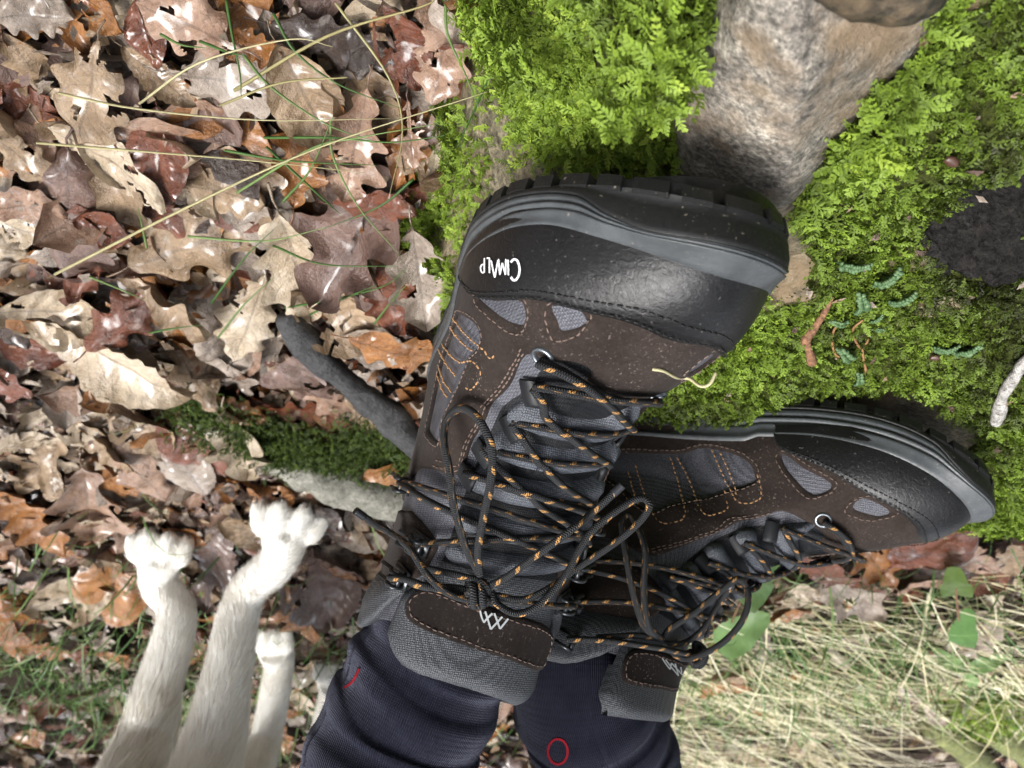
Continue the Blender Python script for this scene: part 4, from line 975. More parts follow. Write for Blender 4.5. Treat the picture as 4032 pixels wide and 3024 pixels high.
# ------------------------------------------------------------------ the grey stone in front of the toe
ol = [(1525, 20), (1482, 110), (1458, 230), (1470, 380), (1540, 455), (1610, 500), (1665, 505), (1705, 470), (1740, 375), (1810, 290), (1905, 180), (1990, 95), (2050, 20), (1980, -90), (1700, -110), (1580, -40)]
pts = []
for q in ol:
    p = march(*q, boulder_z); pts += [p+np.array([0, 0, -.012]), p+nz(CAM-p)*.012]
for q, h in (((1590, 60), .036), ((1730, 50), .052), ((1540, 250), .030), ((1725, 220), .058), ((1695, 420), .040), ((1580, 415), .026), ((1860, 120), .030), ((1660, -30), .045)):
    p = march(*q, boulder_z); pts.append(p+nz(CAM-p)*h)
V, F = rock_from(pts, .0028, .0012, 1)
thing_mesh('stone', V, F, M_STONE, 'speckled grey and tan stone lying in the moss against the boot toe', 'stone')
pts = []  # added dark mass, its near-black colour stands in for a shaded hollow
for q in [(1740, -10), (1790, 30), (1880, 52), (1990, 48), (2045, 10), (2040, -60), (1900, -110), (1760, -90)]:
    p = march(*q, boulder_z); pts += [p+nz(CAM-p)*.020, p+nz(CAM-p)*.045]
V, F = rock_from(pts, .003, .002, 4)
thing_mesh('stone', V, F, mat_rock('hollow_shade_stone', [(.006, .006, .003), (.012, .011, .006), (.020, .018, .010), (.035, .03, .02)]), 'added dark mass standing in for the shaded hollow of the speckled grey stone', 'stone')
# ------------------------------------------------------------------ leaves
def leaf_mesh(kind, seed, nv=40, nu=8, curl=1.0, name='leaf', torn=True):
    r = np.random.default_rng(seed); v = np.linspace(0, 1, nv); u = np.linspace(-1, 1, 2*nu+1)
    ph = r.uniform(0, 6.28); nl = r.uniform(3.0, 5.2); wmul = r.uniform(.78, 1.2); lam = r.uniform(.14, .30)
    def half(s):
        if kind == 'oak':
            env = np.sin(np.pi*np.clip(v, 0, 1)**.85)**.75*(.55+.55*v)
            wv = np.sin(2*np.pi*nl*v+ph+s*.9); wv = np.sign(wv)*np.abs(wv)**.8; return .36*wmul*env*((.98-lam)+lam*wv)*(1+.10*np.sin(5*v+ph*2+s))
        if kind == 'beech': return .30*np.sin(np.pi*v**.9)**.8*(1+.02*np.sin(60*v))
        return .19*np.sin(np.pi*v**.95)**.7*(1+.07*np.sin(70*v+s))                      # chestnut, toothed
    hl, hr = np.clip(half(0), .004, 1), np.clip(half(1.7), .004, 1)
    X = np.where(u[None, :] < 0, hl[:, None]*u[None, :], hr[:, None]*u[None, :]); Y = np.broadcast_to(v[:, None], X.shape)-.5+.10*np.abs(X)
    fold = r.uniform(-.3, .6)*curl; cl = r.uniform(-.45, .6)*curl; tw = r.uniform(-.6, .6)*curl
    Z = fold*np.abs(X)*.8+cl*(Y**2)*.5+tw*X*Y*.9
    P2 = np.stack([X.ravel(), Y.ravel()], 1); Z = Z.ravel()+(vnoise(P2+seed, 3.0, seed)*.060+vnoise(P2+seed, 7, seed+1)*.032)*curl
    eg = np.abs(np.broadcast_to(u[None, :], X.shape)).ravel(); Z = Z+curl*(eg**3)*(.07*vnoise(P2+3, 5, seed+5)+r.uniform(-.06, .09))
    nveins = 7 if kind != 'chestnut' else 12
    if kind != 'oak': Z = Z+.010*np.sin(2*np.pi*(Y.ravel()*nveins-eg*1.2))*np.clip(eg*3, 0, 1)*np.clip((1-eg)*4, 0, 1)
    V = np.stack([X.ravel(), Y.ravel(), Z], 1); F = grid_faces(nv, 2*nu+1, flip=True)
    if torn and seed % 2 == 0:                                                             # bites and torn edges
        c_ = V[F].mean(1); hole = vnoise(c_[:, :2]+seed*3.1, 4.5, seed)+.35*vnoise(c_[:, :2]+seed, 16, seed+2); F = F[~((hole > .62) & (np.abs(c_[:, 0]) > .03))]
    uv = np.stack([np.broadcast_to(u[None, :], X.shape).ravel()*.5+.5, np.broadcast_to(v[:, None], X.shape).ravel()], 1)
    # stalk
    q = np.array([(0, -.5, Z[nu]), (.01, -.58, Z[nu]+.01), (r.uniform(-.03, .03), -.68, Z[nu]-.01)]); tv, tf, _ = tube(q, [.008, .007, .009], 5)
    n0 = len(V); V = np.concatenate([V, tv]); uv = np.concatenate([uv, np.tile([[.5, .0]], (len(tv), 1))])
    FF = [tuple(int(i) for i in f) for f in F]+[tuple(int(i)+n0 for i in f) for f in tf]
    return V, FF, uv
def leaf_nodes(n, c_lo, c_hi, rnd):
    uv = n.n('ShaderNodeUVMap'); sx = n.n('ShaderNodeSeparateXYZ'); n.l(uv.outputs[0], sx.inputs[0]); o = n.coord('Object'); ad = n.n('ShaderNodeVectorMath', operation='ADD'); n.l(o, ad.inputs[0])
    cb = n.n('ShaderNodeCombineXYZ'); 
    for k, m in enumerate((37., 19., 53.)): n.l(n.math('MULTIPLY', rnd, m), cb.inputs[k])
    n.l(cb.outputs[0], ad.inputs[1]); o = ad.outputs[0]
    au = n.math('ABSOLUTE', n.math('MULTIPLY_ADD', sx.outputs[0], 2, -1)); v = sx.outputs[1]
    sv = n.math('FRACT', n.math('SUBTRACT', n.math('MULTIPLY', v, 8.5), n.math('MULTIPLY', au, 1.9)))
    side = n.math('MULTIPLY', n.math('LESS_THAN', n.math('ABSOLUTE', n.math('SUBTRACT', sv, .5)), .055), n.math('LESS_THAN', au, .85)); mid = n.math('LESS_THAN', au, .05)
    vein = n.math('MAXIMUM', n.math('MULTIPLY', side, .55), mid)
    a = n.noise(o, 2.6, 6, .62); b = n.noise(o, 11, 6, .7); c = n.noise(o, 38, 4, .7)
    col = n.mix(n.ramp(a, [(.32, 0), (.68, 1)]), c_lo, c_hi)
    col = n.mix(n.ramp(b, [(.56, 0), (.72, .75)]), col, n.mix(.65, col, (.035, .022, .014)))           # blotches
    col = n.mix(n.ramp(c, [(.66, 0), (.74, .55)]), col, (.03, .018, .012))                              # specks
    col = n.mix(n.math('MULTIPLY', n.ramp(n.noise(o, 5, 5, .6), [(.60, 0), (.70, .6)]), 1.0), col, n.mix(.5, col, (.60, .55, .50)))  # bleached patches
    col = n.mix(n.math('MULTIPLY', vein, .62), col, n.mix(.6, col, (.02, .012, .008)))
    n.P(Base_Color=col, Roughness=n.ramp(a, [(.38, .15), (.62, .42)]), Specular_IOR_Level=.65, Coat_Weight=n.ramp(n.noise(o, 3.5, 3), [(.40, 0), (.58, 1)]), Coat_Roughness=.16)
    n.bump(n.math('SUBTRACT', n.math('MULTIPLY', b, .7), n.math('MULTIPLY', vein, .35)), .55, .012)
    return col
LC = {'cream': ((.40, .29, .175), (.66, .55, .41)), 'tan': ((.22, .14, .075), (.44, .31, .19)), 'grey': ((.20, .145, .105), (.47, .39, .32)), 'mauve': ((.085, .042, .030), (.22, .135, .105)),
      'redbrown': ((.10, .026, .010), (.22, .065, .026)), 'orange': ((.24, .085, .016), (.42, .18, .045)), 'dark': ((.03, .018, .013), (.09, .055, .04)), 'pink': ((.26, .14, .085), (.46, .30, .21))}
LC = {k_: (tuple(c_*.70 for c_ in lo), tuple(c_*.86 for c_ in hi)) for k_, (lo, hi) in LC.items()}      # wet leaves are darker
M_LEAF = {}
for k_, (lo, hi) in LC.items():
    n = NT('fallen_leaf_'+k_); rnd = n.n('ShaderNodeObjectInfo').outputs['Random']; leaf_nodes(n, lo, hi, rnd); M_LEAF[k_] = n.m
LM_ = {'oak': [leaf_mesh('oak', s_) for s_ in range(1, 15)], 'beech': [leaf_mesh('beech', s_) for s_ in range(30, 36)], 'chestnut': [leaf_mesh('chestnut', s_) for s_ in range(50, 55)]}
LMESH = {k_: [mesh_np('leaf_'+k_, v, f, M_LEAF['tan'], True, uv) for v, f, uv in L] for k_, L in LM_.items()}
def place_leaf(kind, idx, color, c, size, yaw, nrm, label, group, name):
    o = bpy.data.objects.new(name, LMESH[kind][idx % len(LMESH[kind])]); COL.objects.link(o)
    o.material_slots[0].link = 'OBJECT'; o.material_slots[0].material = M_LEAF[color]
    nrm = nz(nrm); d = np.array([math.cos(yaw), math.sin(yaw), 0]); Yv = nz(d-nrm*np.dot(d, nrm)); X = np.cross(Yv, nrm)
    M = Matrix(((X[0]*size, Yv[0]*size, nrm[0]*size, c[0]), (X[1]*size, Yv[1]*size, nrm[1]*size, c[1]), (X[2]*size, Yv[2]*size, nrm[2]*size, c[2]), (0, 0, 0, 1)))
    o.matrix_world = M; return tag(o, label, 'leaf', group)
CW = {'cream': 'cream', 'tan': 'tan', 'grey': 'greyish brown', 'mauve': 'purplish brown', 'redbrown': 'red-brown', 'orange': 'orange-brown', 'dark': 'blackish brown', 'pink': 'pinkish tan'}
def z4(x, y): return (x/1.106/1.8228, y/1.106/1.8228)
def z5(x, y): return (x/1.106/1.8228, (1500+y/1.106)/1.8228)
def z3b(x, y): return ((2300+x/1.2771)/1.8228, (1500+y/1.2771)/1.8228)
# (zoom frame, centre, stalk end -> tip direction in the picture, length px in that frame, kind, colour, label)
HERO = [
 (z4, (400, 400), (-.2, 1), 440, 'oak', 'tan', 'broad tan lobed oak leaf, mottled, above the purplish wet leaf'),
 (z4, (285, 960), (0, 1), 500, 'oak', 'mauve', 'large wet purplish oak leaf hanging over dark gap in litter'),
 (z4, (500, 710), (1, .42), 620, 'chestnut', 'cream', 'long cream chestnut leaf with straight ribs, pointing at the boots'),
 (z4, (90, 900), (1, .1), 380, 'oak', 'pink', 'pinkish oak leaf with bleached lobes at the litter edge'),
 (z4, (1310, 690), (.2, -1), 330, 'oak', 'orange', 'wet orange-brown oak leaf under crossing green grass blades'),
 (z4, (830, 1070), (1, -.35), 560, 'oak', 'tan', 'big fuzzy tan oak leaf beside the speckled cream leaf'),
 (z4, (1290, 1110), (.3, 1), 520, 'oak', 'cream', 'large speckled cream oak leaf with tail towards the dark stick'),
 (z4, (1580, 1000), (-.5, 1), 520, 'oak', 'mauve', 'glossy purplish oak leaf with orange midrib near the mossy tuft'),
 (z4, (1450, 200), (1, .4), 560, 'oak', 'dark', 'dark wet oak leaf with white reflections beside the dry stems'),
 (z4, (1760, 180), (.35, 1), 430, 'beech', 'redbrown', 'folded red-brown leaf with its stalk towards the boulder'),
 (z4, (1930, 230), (-.1, 1), 400, 'oak', 'pink', 'pink tan oak leaf leaning on the boulder foot'),
 (z4, (1110, 210), (.8, .4), 260, 'oak', 'orange', 'yellowish brown leaf with dark veins'),
 (z4, (640, 150), (.4, 1), 300, 'beech', 'redbrown', 'narrow folded red-brown leaf standing on edge'),
 (z4, (440, 60), (.8, .4), 260, 'beech', 'orange', 'smooth orange-brown leaf next to the narrow folded one'),
 (z4, (1000, 350), (1, .2), 520, 'oak', 'grey', 'greyish wet oak leaf with white shine under dry stems'),
 (z4, (700, 330), (.7, .6), 400, 'chestnut', 'tan', 'ribbed tan leaf folded into a trough'),
 (z4, (690, 700), (.35, 1), 360, 'beech', 'redbrown', 'slim red-brown folded leaf lying over black gap'),
 (z4, (970, 830), (1, .2), 380, 'oak', 'tan', 'tan oak leaf with ragged pale lobes above the fuzzy one'),
 (z4, (1550, 620), (-.2, 1), 430, 'oak', 'pink', 'light pinkish oak leaf at the meeting of many grass blades'),
 (z4, (250, 1350), (1, .25), 480, 'beech', 'cream', 'cream leaf with brown striped veins'),
 (z4, (480, 1540), (1, .35), 800, 'chestnut', 'cream', 'very long bleached leaf curled over a dark fold'),
 (z4, (740, 1310), (1, .3), 470, 'oak', 'tan', 'tan oak leaf tucked below the fuzzy tan leaf'),
 (z4, (1090, 1380), (-.4, 1), 330, 'oak', 'cream', 'pale fuzzy leaf touching the thick end of the dark stick'),
 (z4, (1470, 1380), (.7, .7), 480, 'beech', 'tan', 'long tan leaf trailing from the speckled cream leaf'),
 (z4, (1720, 1500), (.6, .5), 380, 'oak', 'orange', 'orange-brown oak leaf with dark veins between stick and boot'),
 (z4, (1705, 1290), (.15, 1), 300, 'oak', 'redbrown', 'small red-brown oak leaf with orange stalk beside the boot'),
 (z4, (1830, 1190), (.1, 1), 380, 'oak', 'grey', 'grey-brown curled leaf against the mossy tuft'),
 (z4, (130, 70), (1, .1), 360, 'oak', 'grey', 'greyish cream leaf at the litter corner'),
 (z4, (90, 680), (.8, .8), 330, 'oak', 'tan', 'light tan leaf below the broad mottled one'),
 (z4, (470, 980), (1, .1), 280, 'beech', 'redbrown', 'dark red leaf deep in a gap of the litter'),
 (z4, (1790, 580), (.1, 1), 280, 'oak', 'pink', 'pinkish ragged oak leaf against the brown rock face'),
 (z4, (1640, 880), (.9, .3), 330, 'oak', 'redbrown', 'brown speckled oak leaf over the glossy purplish leaf'),
 (z5, (150, 270), (1, .2), 420, 'chestnut', 'cream', 'bleached curled leaf like a scroll'),
 (z5, (620, 200), (.7, .8), 340, 'beech', 'tan', 'tan ribbed leaf beside the glossy dark red one'),
 (z5, (840, 290), (.75, .7), 380, 'beech', 'redbrown', 'glossy dark red ribbed leaf near the mossy log'),
 (z5, (1040, 240), (.3, 1), 300, 'oak', 'cream', 'pale oak leaf draped over the mossy log'),
 (z5, (1020, 120), (1, .3), 300, 'oak', 'orange', 'shiny orange-brown oak leaf above the mossy log'),
 (z5, (1330, 170), (1, .1), 420, 'oak', 'redbrown', 'large dull brown oak leaf between dark stick and mossy log'),
 (z5, (1640, 200), (.8, .6), 360, 'oak', 'tan', 'tan oak leaf with scalloped edge under the dark stick'),
 (z5, (160, 580), (.8, .5), 360, 'oak', 'orange', 'orange-brown leaf in front of the dog paw with raised toes'),
 (z5, (490, 910), (.1, 1), 240, 'beech', 'orange', 'flat orange leaf beside the dog foreleg'),
 (z5, (320, 930), (1, -.1), 320, 'beech', 'cream', 'white folded leaf in the grass beside the dog'),
 (z5, (280, 730), (1, .2), 180, 'beech', 'orange', 'small orange leaf in the green grass'),
 (z5, (810, 670), (1, .4), 190, 'beech', 'orange', 'orange leaf between the two front dog paws'),
 (z5, (1290, 980), (.8, .6), 260, 'oak', 'orange', 'orange-brown leaf behind the foreleg nearest the boot'),
 (z5, (50, 1060), (.3, 1), 280, 'oak', 'orange', 'rust leaf in the sparse grass far from the boots'),
 (z5, (390, 520), (.2, 1), 260, 'oak', 'pink', 'pinkish oak leaf beside the orange one by the paw'),
 (z5, (620, 390), (.7, .7), 300, 'oak', 'pink', 'wet pinkish leaf next to the tan ribbed leaf'),
 (z5, (920, 760), (.3, 1), 300, 'chestnut', 'mauve', 'ribbed purplish leaf between the dog forelegs'),
 (z5, (1400, 860), (.3, 1), 280, 'beech', 'mauve', 'purplish leaf between dog and boot collar'),
 (z3b, (1760, 830), (1, -.45), 480, 'beech', 'redbrown', 'deep red ribbed leaf behind the toe of the side-on boot'),
 (z3b, (1050, 1060), (1, .1), 260, 'beech', 'cream', 'bright cream leaf beside the two green leaves'),
 (z3b, (1230, 960), (.8, .3), 260, 'oak', 'redbrown', 'rusty oak leaf just behind the boulder moss'),
 (z3b, (1010, 1150), (1, 0), 250, 'beech', 'orange', 'orange leaf below the bright cream one'),
 (z3b, (1330, 1060), (1, .3), 300, 'oak', 'grey', 'greyish leaf among the dry grass edge'),
 (z3b, (1680, 1030), (1, .2), 250, 'oak', 'pink', 'pinkish tan leaf with a green leaflet beside it'),
 (z3b, (1960, 900), (1, .2), 320, 'oak', 'pink', 'bleached pink leaf next to the deep red one'),
]
hero_xy = []
for i, (zf, c, dr, ln, kind, colr, lab) in enumerate(HERO):
    q0 = np.array(zf(*c)); dr = np.array(dr, float)/np.hypot(*dr); sc_ = np.linalg.norm(np.array(zf(c[0]+100, c[1]))-q0)/100
    tz = lambda x, y: litter_z(x, y)+.026
    C_ = march(*q0, tz); A_ = march(*(q0-dr*ln*sc_/2), tz); B_ = march(*(q0+dr*ln*sc_/2), tz)
    v = B_-A_; size = float(np.clip(np.linalg.norm(v), .03, .15)); yaw = math.atan2(v[1], v[0])
    C_ = np.array([C_[0], C_[1], C_[2]+rng.uniform(-.003, .006)])
    nrm = np.array([rng.normal(0, .22), rng.normal(-.15, .22), 1.0]); hero_xy.append(C_[:2])
    place_leaf(kind, i*3+1, colr, C_, size*1.05, yaw, nrm, lab, None, {'oak': 'fallen_oak_leaf', 'beech': 'fallen_beech_leaf', 'chestnut': 'fallen_chestnut_leaf'}[kind])
hero_xy = np.array(hero_xy)
def stickdist(xy):
    d_ = 9
    for q_ in (((610, 680), (750, 825), (930, 985)), ((600, 985), (740, 1045), (940, 1095))):
        w_ = [march(a_, b_, lambda x, y: litter_z(x, y)+.03)[:2] for a_, b_ in q_] if q_ not in _sd else _sd[q_]; _sd[q_] = w_
        d_ = min(d_, segdist(np.array([xy]), np.array(w_[:-1]), np.array(w_[1:]))[0])
    return d_
_sd = {}
# other single leaves of the top layer: the ones that show largest
cand = []; tries = 0
while len(cand) < 236 and tries < 20000:
    tries += 1
    px = rng.uniform(-20, 2230), rng.uniform(-20, 1680)
    if px[0] > 1100 and px[1] < 1150: continue
    p = march(*px, lambda x, y: np.maximum(litter_z(x, y)+.018, np.where(edge_dist(x, y) > -.01, boulder_z(x, y), -9)))
    if edge_dist(p[0], p[1]) > -.012 or p[1] > 2.0: continue
    xy = p[:2]
    if len(hero_xy) and np.linalg.norm(hero_xy-xy, axis=1).min() < .028: continue
    if cand and min(np.linalg.norm(xy-c_[0]) for c_ in cand) < .034: continue
    if stickdist(xy) < .036 or (px[0] > 1680 and px[1] > 1550): continue
    dry = (xy[0] < -.10 and xy[1] > .72)
    if dry and rng.random() < .72: continue
    cand.append((xy, p))
KW = ['oak']*7+['beech']*2+['chestnut']; CWt = ['tan']*7+['grey']*4+['mauve']*4+['pink']*4+['redbrown']*4+['orange']*4+['cream']*2+['dark']*4
for i, (xy, p) in enumerate(cand):
    kind = KW[rng.integers(len(KW))]; colr = CWt[rng.integers(len(CWt))]
    if colr == 'dark' and rng.random() < .5: colr = 'mauve'
    z = litter_z(xy[:1], xy[1:2])[0]+rng.uniform(.004, .030); nrm = np.array([rng.normal(0, .34), rng.normal(-.1, .34), 1.0])
    size = rng.uniform(.045, .09)*(1.1 if kind == 'chestnut' else 1)
    kn = {'oak': 'oak', 'beech': 'beech', 'chestnut': 'chestnut'}[kind]
    nh = int(np.linalg.norm(hero_xy-xy, axis=1).argmin()); near_ = HERO[nh][6].replace(',', '').split(' '); cut = [q_ for q_ in ('with', 'under', 'over', 'beside', 'near', 'above', 'below', 'hanging', 'tucked', 'lying', 'leaning', 'touching', 'trailing', 'draped', 'between', 'in', 'at', 'pointing', 'against', 'standing', 'next', 'deep', 'folded', 'like', 'curled', 'behind', 'just', 'among') if q_ in near_[2:]]
    end = min([near_.index(q_, 2) for q_ in cut]+[7]); short = ' '.join(near_[:end])
    tl_ = math.hypot(nrm[0], nrm[1]); sz = 'small' if size < .06 else 'large' if size > .078 else 'middling'; st_ = 'tilted' if tl_ > .6 else 'half-tilted' if tl_ > .35 else 'flat'
    lab = f'{sz} {st_} {CW[colr]} {kn} leaf next to {short}'
    place_leaf(kind, int(rng.integers(20)), colr, (xy[0], xy[1], z), size, rng.uniform(0, 6.28), nrm, lab, 'loose leaves on top of the litter', f'fallen_{kn}_leaf')
# the rest of the litter as one mass
lows = {k_: [leaf_mesh(k_, s_, 11, 3, torn=False) for s_ in range(100, 108)] for k_ in ('oak', 'beech', 'chestnut')}
VV, FF4, UU, CC = [], [], [], []; off = 0
nl_ = 9500; lx = rng.uniform(-1.5, 1.7, nl_); ly = rng.uniform(-.3, 2.5, nl_); near = rng.random(nl_) < .35; lx[near] = rng.uniform(-.1, .65, near.sum()); ly[near] = rng.uniform(.0, .95, near.sum())
ed = edge_dist(lx, ly); kp = ed < -.004; pj = project(np.stack([lx, ly, litter_z(lx, ly)], -1)); kp &= (pj[:, 0] > -1600) & (pj[:, 0] < 5200) & (pj[:, 1] > -1600) & (pj[:, 1] < 3700)
kp &= ~((pj[:, 0] > 3350) & (pj[:, 1] > 2900) & (rng.random(nl_) < .8)); lx, ly = lx[kp], ly[kp]; lz = litter_z(lx, ly)+rng.uniform(-.014, .014, len(lx))
for i in range(len(lx)):
    kind = KW[rng.integers(len(KW))]; v, f, uv = lows[kind][rng.integers(8)]; nq = 11*7
    s_ = rng.uniform(.025, .080); yw = rng.uniform(0, 6.28); nr_ = nz(np.array([rng.normal(0, .5), rng.normal(0, .5), 1])); d = np.array([math.cos(yw), math.sin(yw), 0]); Yv = nz(d-nr_*np.dot(d, nr_)); X = np.cross(Yv, nr_)
    W = v[:nq]; W = np.array([lx[i], ly[i], lz[i]])+(W[:, :1]*X+W[:, 1:2]*Yv+W[:, 2:]*nr_)*s_
    VV.append(W); FF4.append(grid_faces(11, 7, flip=True)+off); UU.append(uv[:nq]); off += nq; CC.append(np.full(nq, rng.random()))
n = NT('leaf_litter_mix'); tv = n.attr('tint', 'Fac')
cl = [LC[c_] for c_ in ('tan', 'grey', 'mauve', 'pink', 'redbrown', 'orange', 'cream', 'dark', 'tan', 'grey')]
lo = n.ramp(tv, [(k_/10, cl[k_][0]) for k_ in range(10)], 'CONSTANT'); hi = n.ramp(tv, [(k_/10, cl[k_][1]) for k_ in range(10)], 'CONSTANT')
leaf_nodes(n, lo, hi, tv)
# object coordinates are in metres here: scale the pattern up to leaf size
for nd in n.t.nodes:
    if nd.type == 'TEX_NOISE': nd.inputs['Scale'].default_value *= 13
obj('leaf_litter', mesh_np('leaf_litter', np.concatenate(VV), np.concatenate(FF4), n.m, True, np.concatenate(UU), np.concatenate(CC)), label='thick layer of wet brown fallen leaves covering the ground', cat='leaf litter', kind='stuff')

# crumbs of broken leaf on litter and moss
def flakes(n, x, y, z, s0, s1, seed):
    r = np.random.default_rng(seed); m = len(x); N0 = nz(r.normal(0, .5, (m, 3))+np.array([0, 0, 1.])); U = nz(np.cross(N0, r.normal(0, 1, (m, 3)))); W_ = np.cross(N0, U); s_ = r.uniform(s0, s1, (m, 1)); c = np.stack([x, y, z], 1)
    V = np.stack([c-U*s_, c+W_*s_*r.uniform(.3, .8, (m, 1))+N0*s_*.3, c+U*s_*r.uniform(.6, 1.2, (m, 1)), c-W_*s_*r.uniform(.2, .7, (m, 1))], 1).reshape(-1, 3); t_ = np.repeat(r.random(m), 4)
    return V, np.arange(4*m).reshape(-1, 4), t_
fx = rng.uniform(-.15, .8, 5000); fy = rng.uniform(-.05, 1.2, 5000); k_ = edge_dist(fx, fy) < -.01; fx, fy = fx[k_], fy[k_]
V, F, t_ = flakes(0, fx, fy, litter_z(fx, fy)+rng.uniform(.008, .028, len(fx)), .0015, .008, 3)
obj('leaf_crumbs', mesh_np('leaf_crumbs', V, F, n.m, False, np.tile([[.3, .3], [.7, .3], [.7, .7], [.3, .7]], (len(fx), 1)), t_), label='scattered crumbs of broken leaf among the litter', cat='leaf litter', kind='stuff')
fx = rng.uniform(-.55, .0, 420); fy = rng.uniform(.05, .58, 420); k_ = (edge_dist(fx, fy) > .02) & np.isnan(under_boot(fx, fy)); fx, fy = fx[k_], fy[k_]
V, F, t_ = flakes(0, fx, fy, boulder_z(fx, fy)+mound(fx, fy)+.003, .0012, .0045, 4); t_ = .4*t_
under(boulder, obj('leaf_crumbs', mesh_np('moss_crumbs', V, F, n.m, False, np.tile([[.3, .3], [.7, .3], [.7, .7], [.3, .7]], (len(fx), 1)), t_), boulder, kind='stuff'))
# ------------------------------------------------------------------ sticks, log, small things
def mat_bark(name, lo, hi, sc=1.0, rough=(.5, .8)):
    n = NT(name); o = n.coord('Object'); a = n.noise(n.mapping(o, (3, 3, 3)), 30*sc, 7, .7); b = n.noise(o, 260*sc, 5, .7)
    n.P(Base_Color=n.mix(n.ramp(n.mix(.5, a, b), [(.38, 0), (.62, 1)]), lo, hi), Roughness=n.ramp(a, [(.3, rough[0]), (.7, rough[1])])); n.bump(n.mix(.5, a, b), .9, .003); return n.m
M_STICK = mat_bark('black_wet_bark', (.006, .006, .007), (.060, .060, .062), 1.4, (.35, .7)); M_LOG = mat_bark('weathered_pale_wood', (.07, .07, .05), (.34, .33, .28)); M_TWIG = mat_bark('red_brown_twig', (.06, .025, .012), (.34, .17, .09), 2)
M_TWIGP = mat_bark('pale_lichened_twig', (.06, .05, .045), (.62, .60, .56), 2.5); M_ROOT = mat_simple('orange_root', (.22, .115, .05), .6, 0, .3, .3)
def rod(P, r, ns=14, amp=.12, seed=0):
    P = spline(np.array(P), n=max(40, 12*len(P))); n = len(P); rr = np.interp(np.linspace(0, 1, n), np.linspace(0, 1, len(r)), r); V, F, uv = tube(P, rr, ns); c = np.repeat(P, ns, 0); d = V-c
    V = c+d*(1+amp*fbm(V, 60, 3, seed)[:, None]); return V, F
lt = lambda h: (lambda x, y: litter_z(x, y)+h)
P = [march(612, 682, lt(.040)), march(660, 745, lt(.044)), march(750, 825, lt(.044)), march(840, 900, lt(.042)), march(930, 985, lt(.036)), march(990, 1040, lt(.028))]
V, F = rod(P, [.0080, .0115, .0098, .0118, .0108, .012], 24, .24, 3); thing_mesh('fallen_stick', V, F, M_STICK, 'thick blackened stick lying in the leaves, one end behind the boot', 'stick')
P = [march(540, 960, lt(.016)), march(640, 1005, lt(.022)), march(740, 1045, lt(.026)), march(860, 1075, lt(.028)), march(960, 1100, lt(.024))]
log = empty('mossy_log', P[2], 'pale weathered log with green moss, between dog paw and boot', 'log')
V, F = rod(P, [.012, .018, .022, .024, .022], 20, .16, 5); under(log, obj('log', mesh_np('log', V, F, M_LOG), log))
under(log, obj('moss', tuft_on(lt(.030), [(540, 940), (590, 955), (640, 965), (700, 975), (760, 985), (820, 1000), (850, 960), (780, 950), (700, 1000), (610, 985), (480, 935), (440, 905), (430, 880), (860, 1010)], 420, .015, 1.0, 11, .62, FRs, mat=M_MOSSD), log, kind='stuff'))
def z7(x, y): return ((2880+x/1.92)/1.8228, (900+y/1.92)/1.8228)
bz = lambda h: (lambda x, y: boulder_z(x, y)+mound(x, y)*.9+h)
P = [march(*z7(*q), bz(.006)) for q in ((768, 520), (700, 640), (620, 760), (560, 845), (590, 930), (610, 1010))]
V, F = rod(P, [.0006, .0018, .0024, .0028, .0020, .0032], 10, .2, 2); thing_mesh('twig', V, F, M_TWIG, 'reddish brown peeled twig on the moss between the boots', 'twig')
P = [march(*z7(*q), bz(.005)) for q in ((2260, 960), (2180, 1060), (2110, 1170), (2050, 1280), (2030, 1380), (2000, 1460))]
V, F = rod(P, [.0025, .0032, .0034, .0030, .0042, .0036], 10, .25, 4); thing_mesh('twig', V, F, M_TWIGP, 'pale lichened twig on the moss beyond the side-on boot toe', 'twig')
for q, lab in ((((830, 695), (775, 770), (762, 860), (785, 945), (815, 970)), 'thin curved orange rootlet beside the reddish twig'), (((995, 690), (920, 760), (935, 840), (980, 905), (1025, 860), (1035, 800)), 'thin orange rootlet bent like a hook among stonecrop'), (((990, 900), (1000, 1000), (1015, 1075), (975, 1110)), 'short straight orange rootlet between two stonecrop sprigs')):
    P = [march(*z7(*a_), bz(.005)) for a_ in q]; V, F = rod(P, [.0006, .0008, .0007], 7, .1); thing_mesh('rootlet', V, F, M_ROOT, lab, 'root')
# stonecrop
M_CROP = mat_tint('stonecrop', [(0, (.03, .06, .022)), (.5, (.065, .125, .05)), (1, (.13, .21, .10))], (.4, .6), .35, trans=.1)
def crop_sprig(seed, n=11, L=.018):
    r = np.random.default_rng(seed); a = Acc(); 
    for k in range(n):
        s = k/(n-1)
        for sg in ((1, -1) if k < n-1 else (1,)):
            ang = sg*(1.15-.35*s)+r.normal(0, .15); b = np.array([L*s, 0, .003+.003*math.sin(3*s)]); d = np.array([math.cos(ang), math.sin(ang), .25+r.uniform(-.2, .4)]); d = nz(d); ln = .0048*(1-.35*s)*r.uniform(.85, 1.15)
            P = b+d[None]*np.array([0, .35, .75, 1])[:, None]*ln; V, F, _ = tube(P, np.array([.3, 1, .95, .3])*.0016, 6); a.add(V, F, None, np.clip(.5+.35*s+r.normal(0, .12), 0, 1))
    V, F, _ = tube(np.array([(-.004, 0, 0), (L*.5, 0, .003), (L, 0, .004)]), .0005, 5); a.add(V, F, None, .2); return a.mesh('stonecrop', M_CROP)
CR_ = [crop_sprig(s_) for s_ in range(4)]
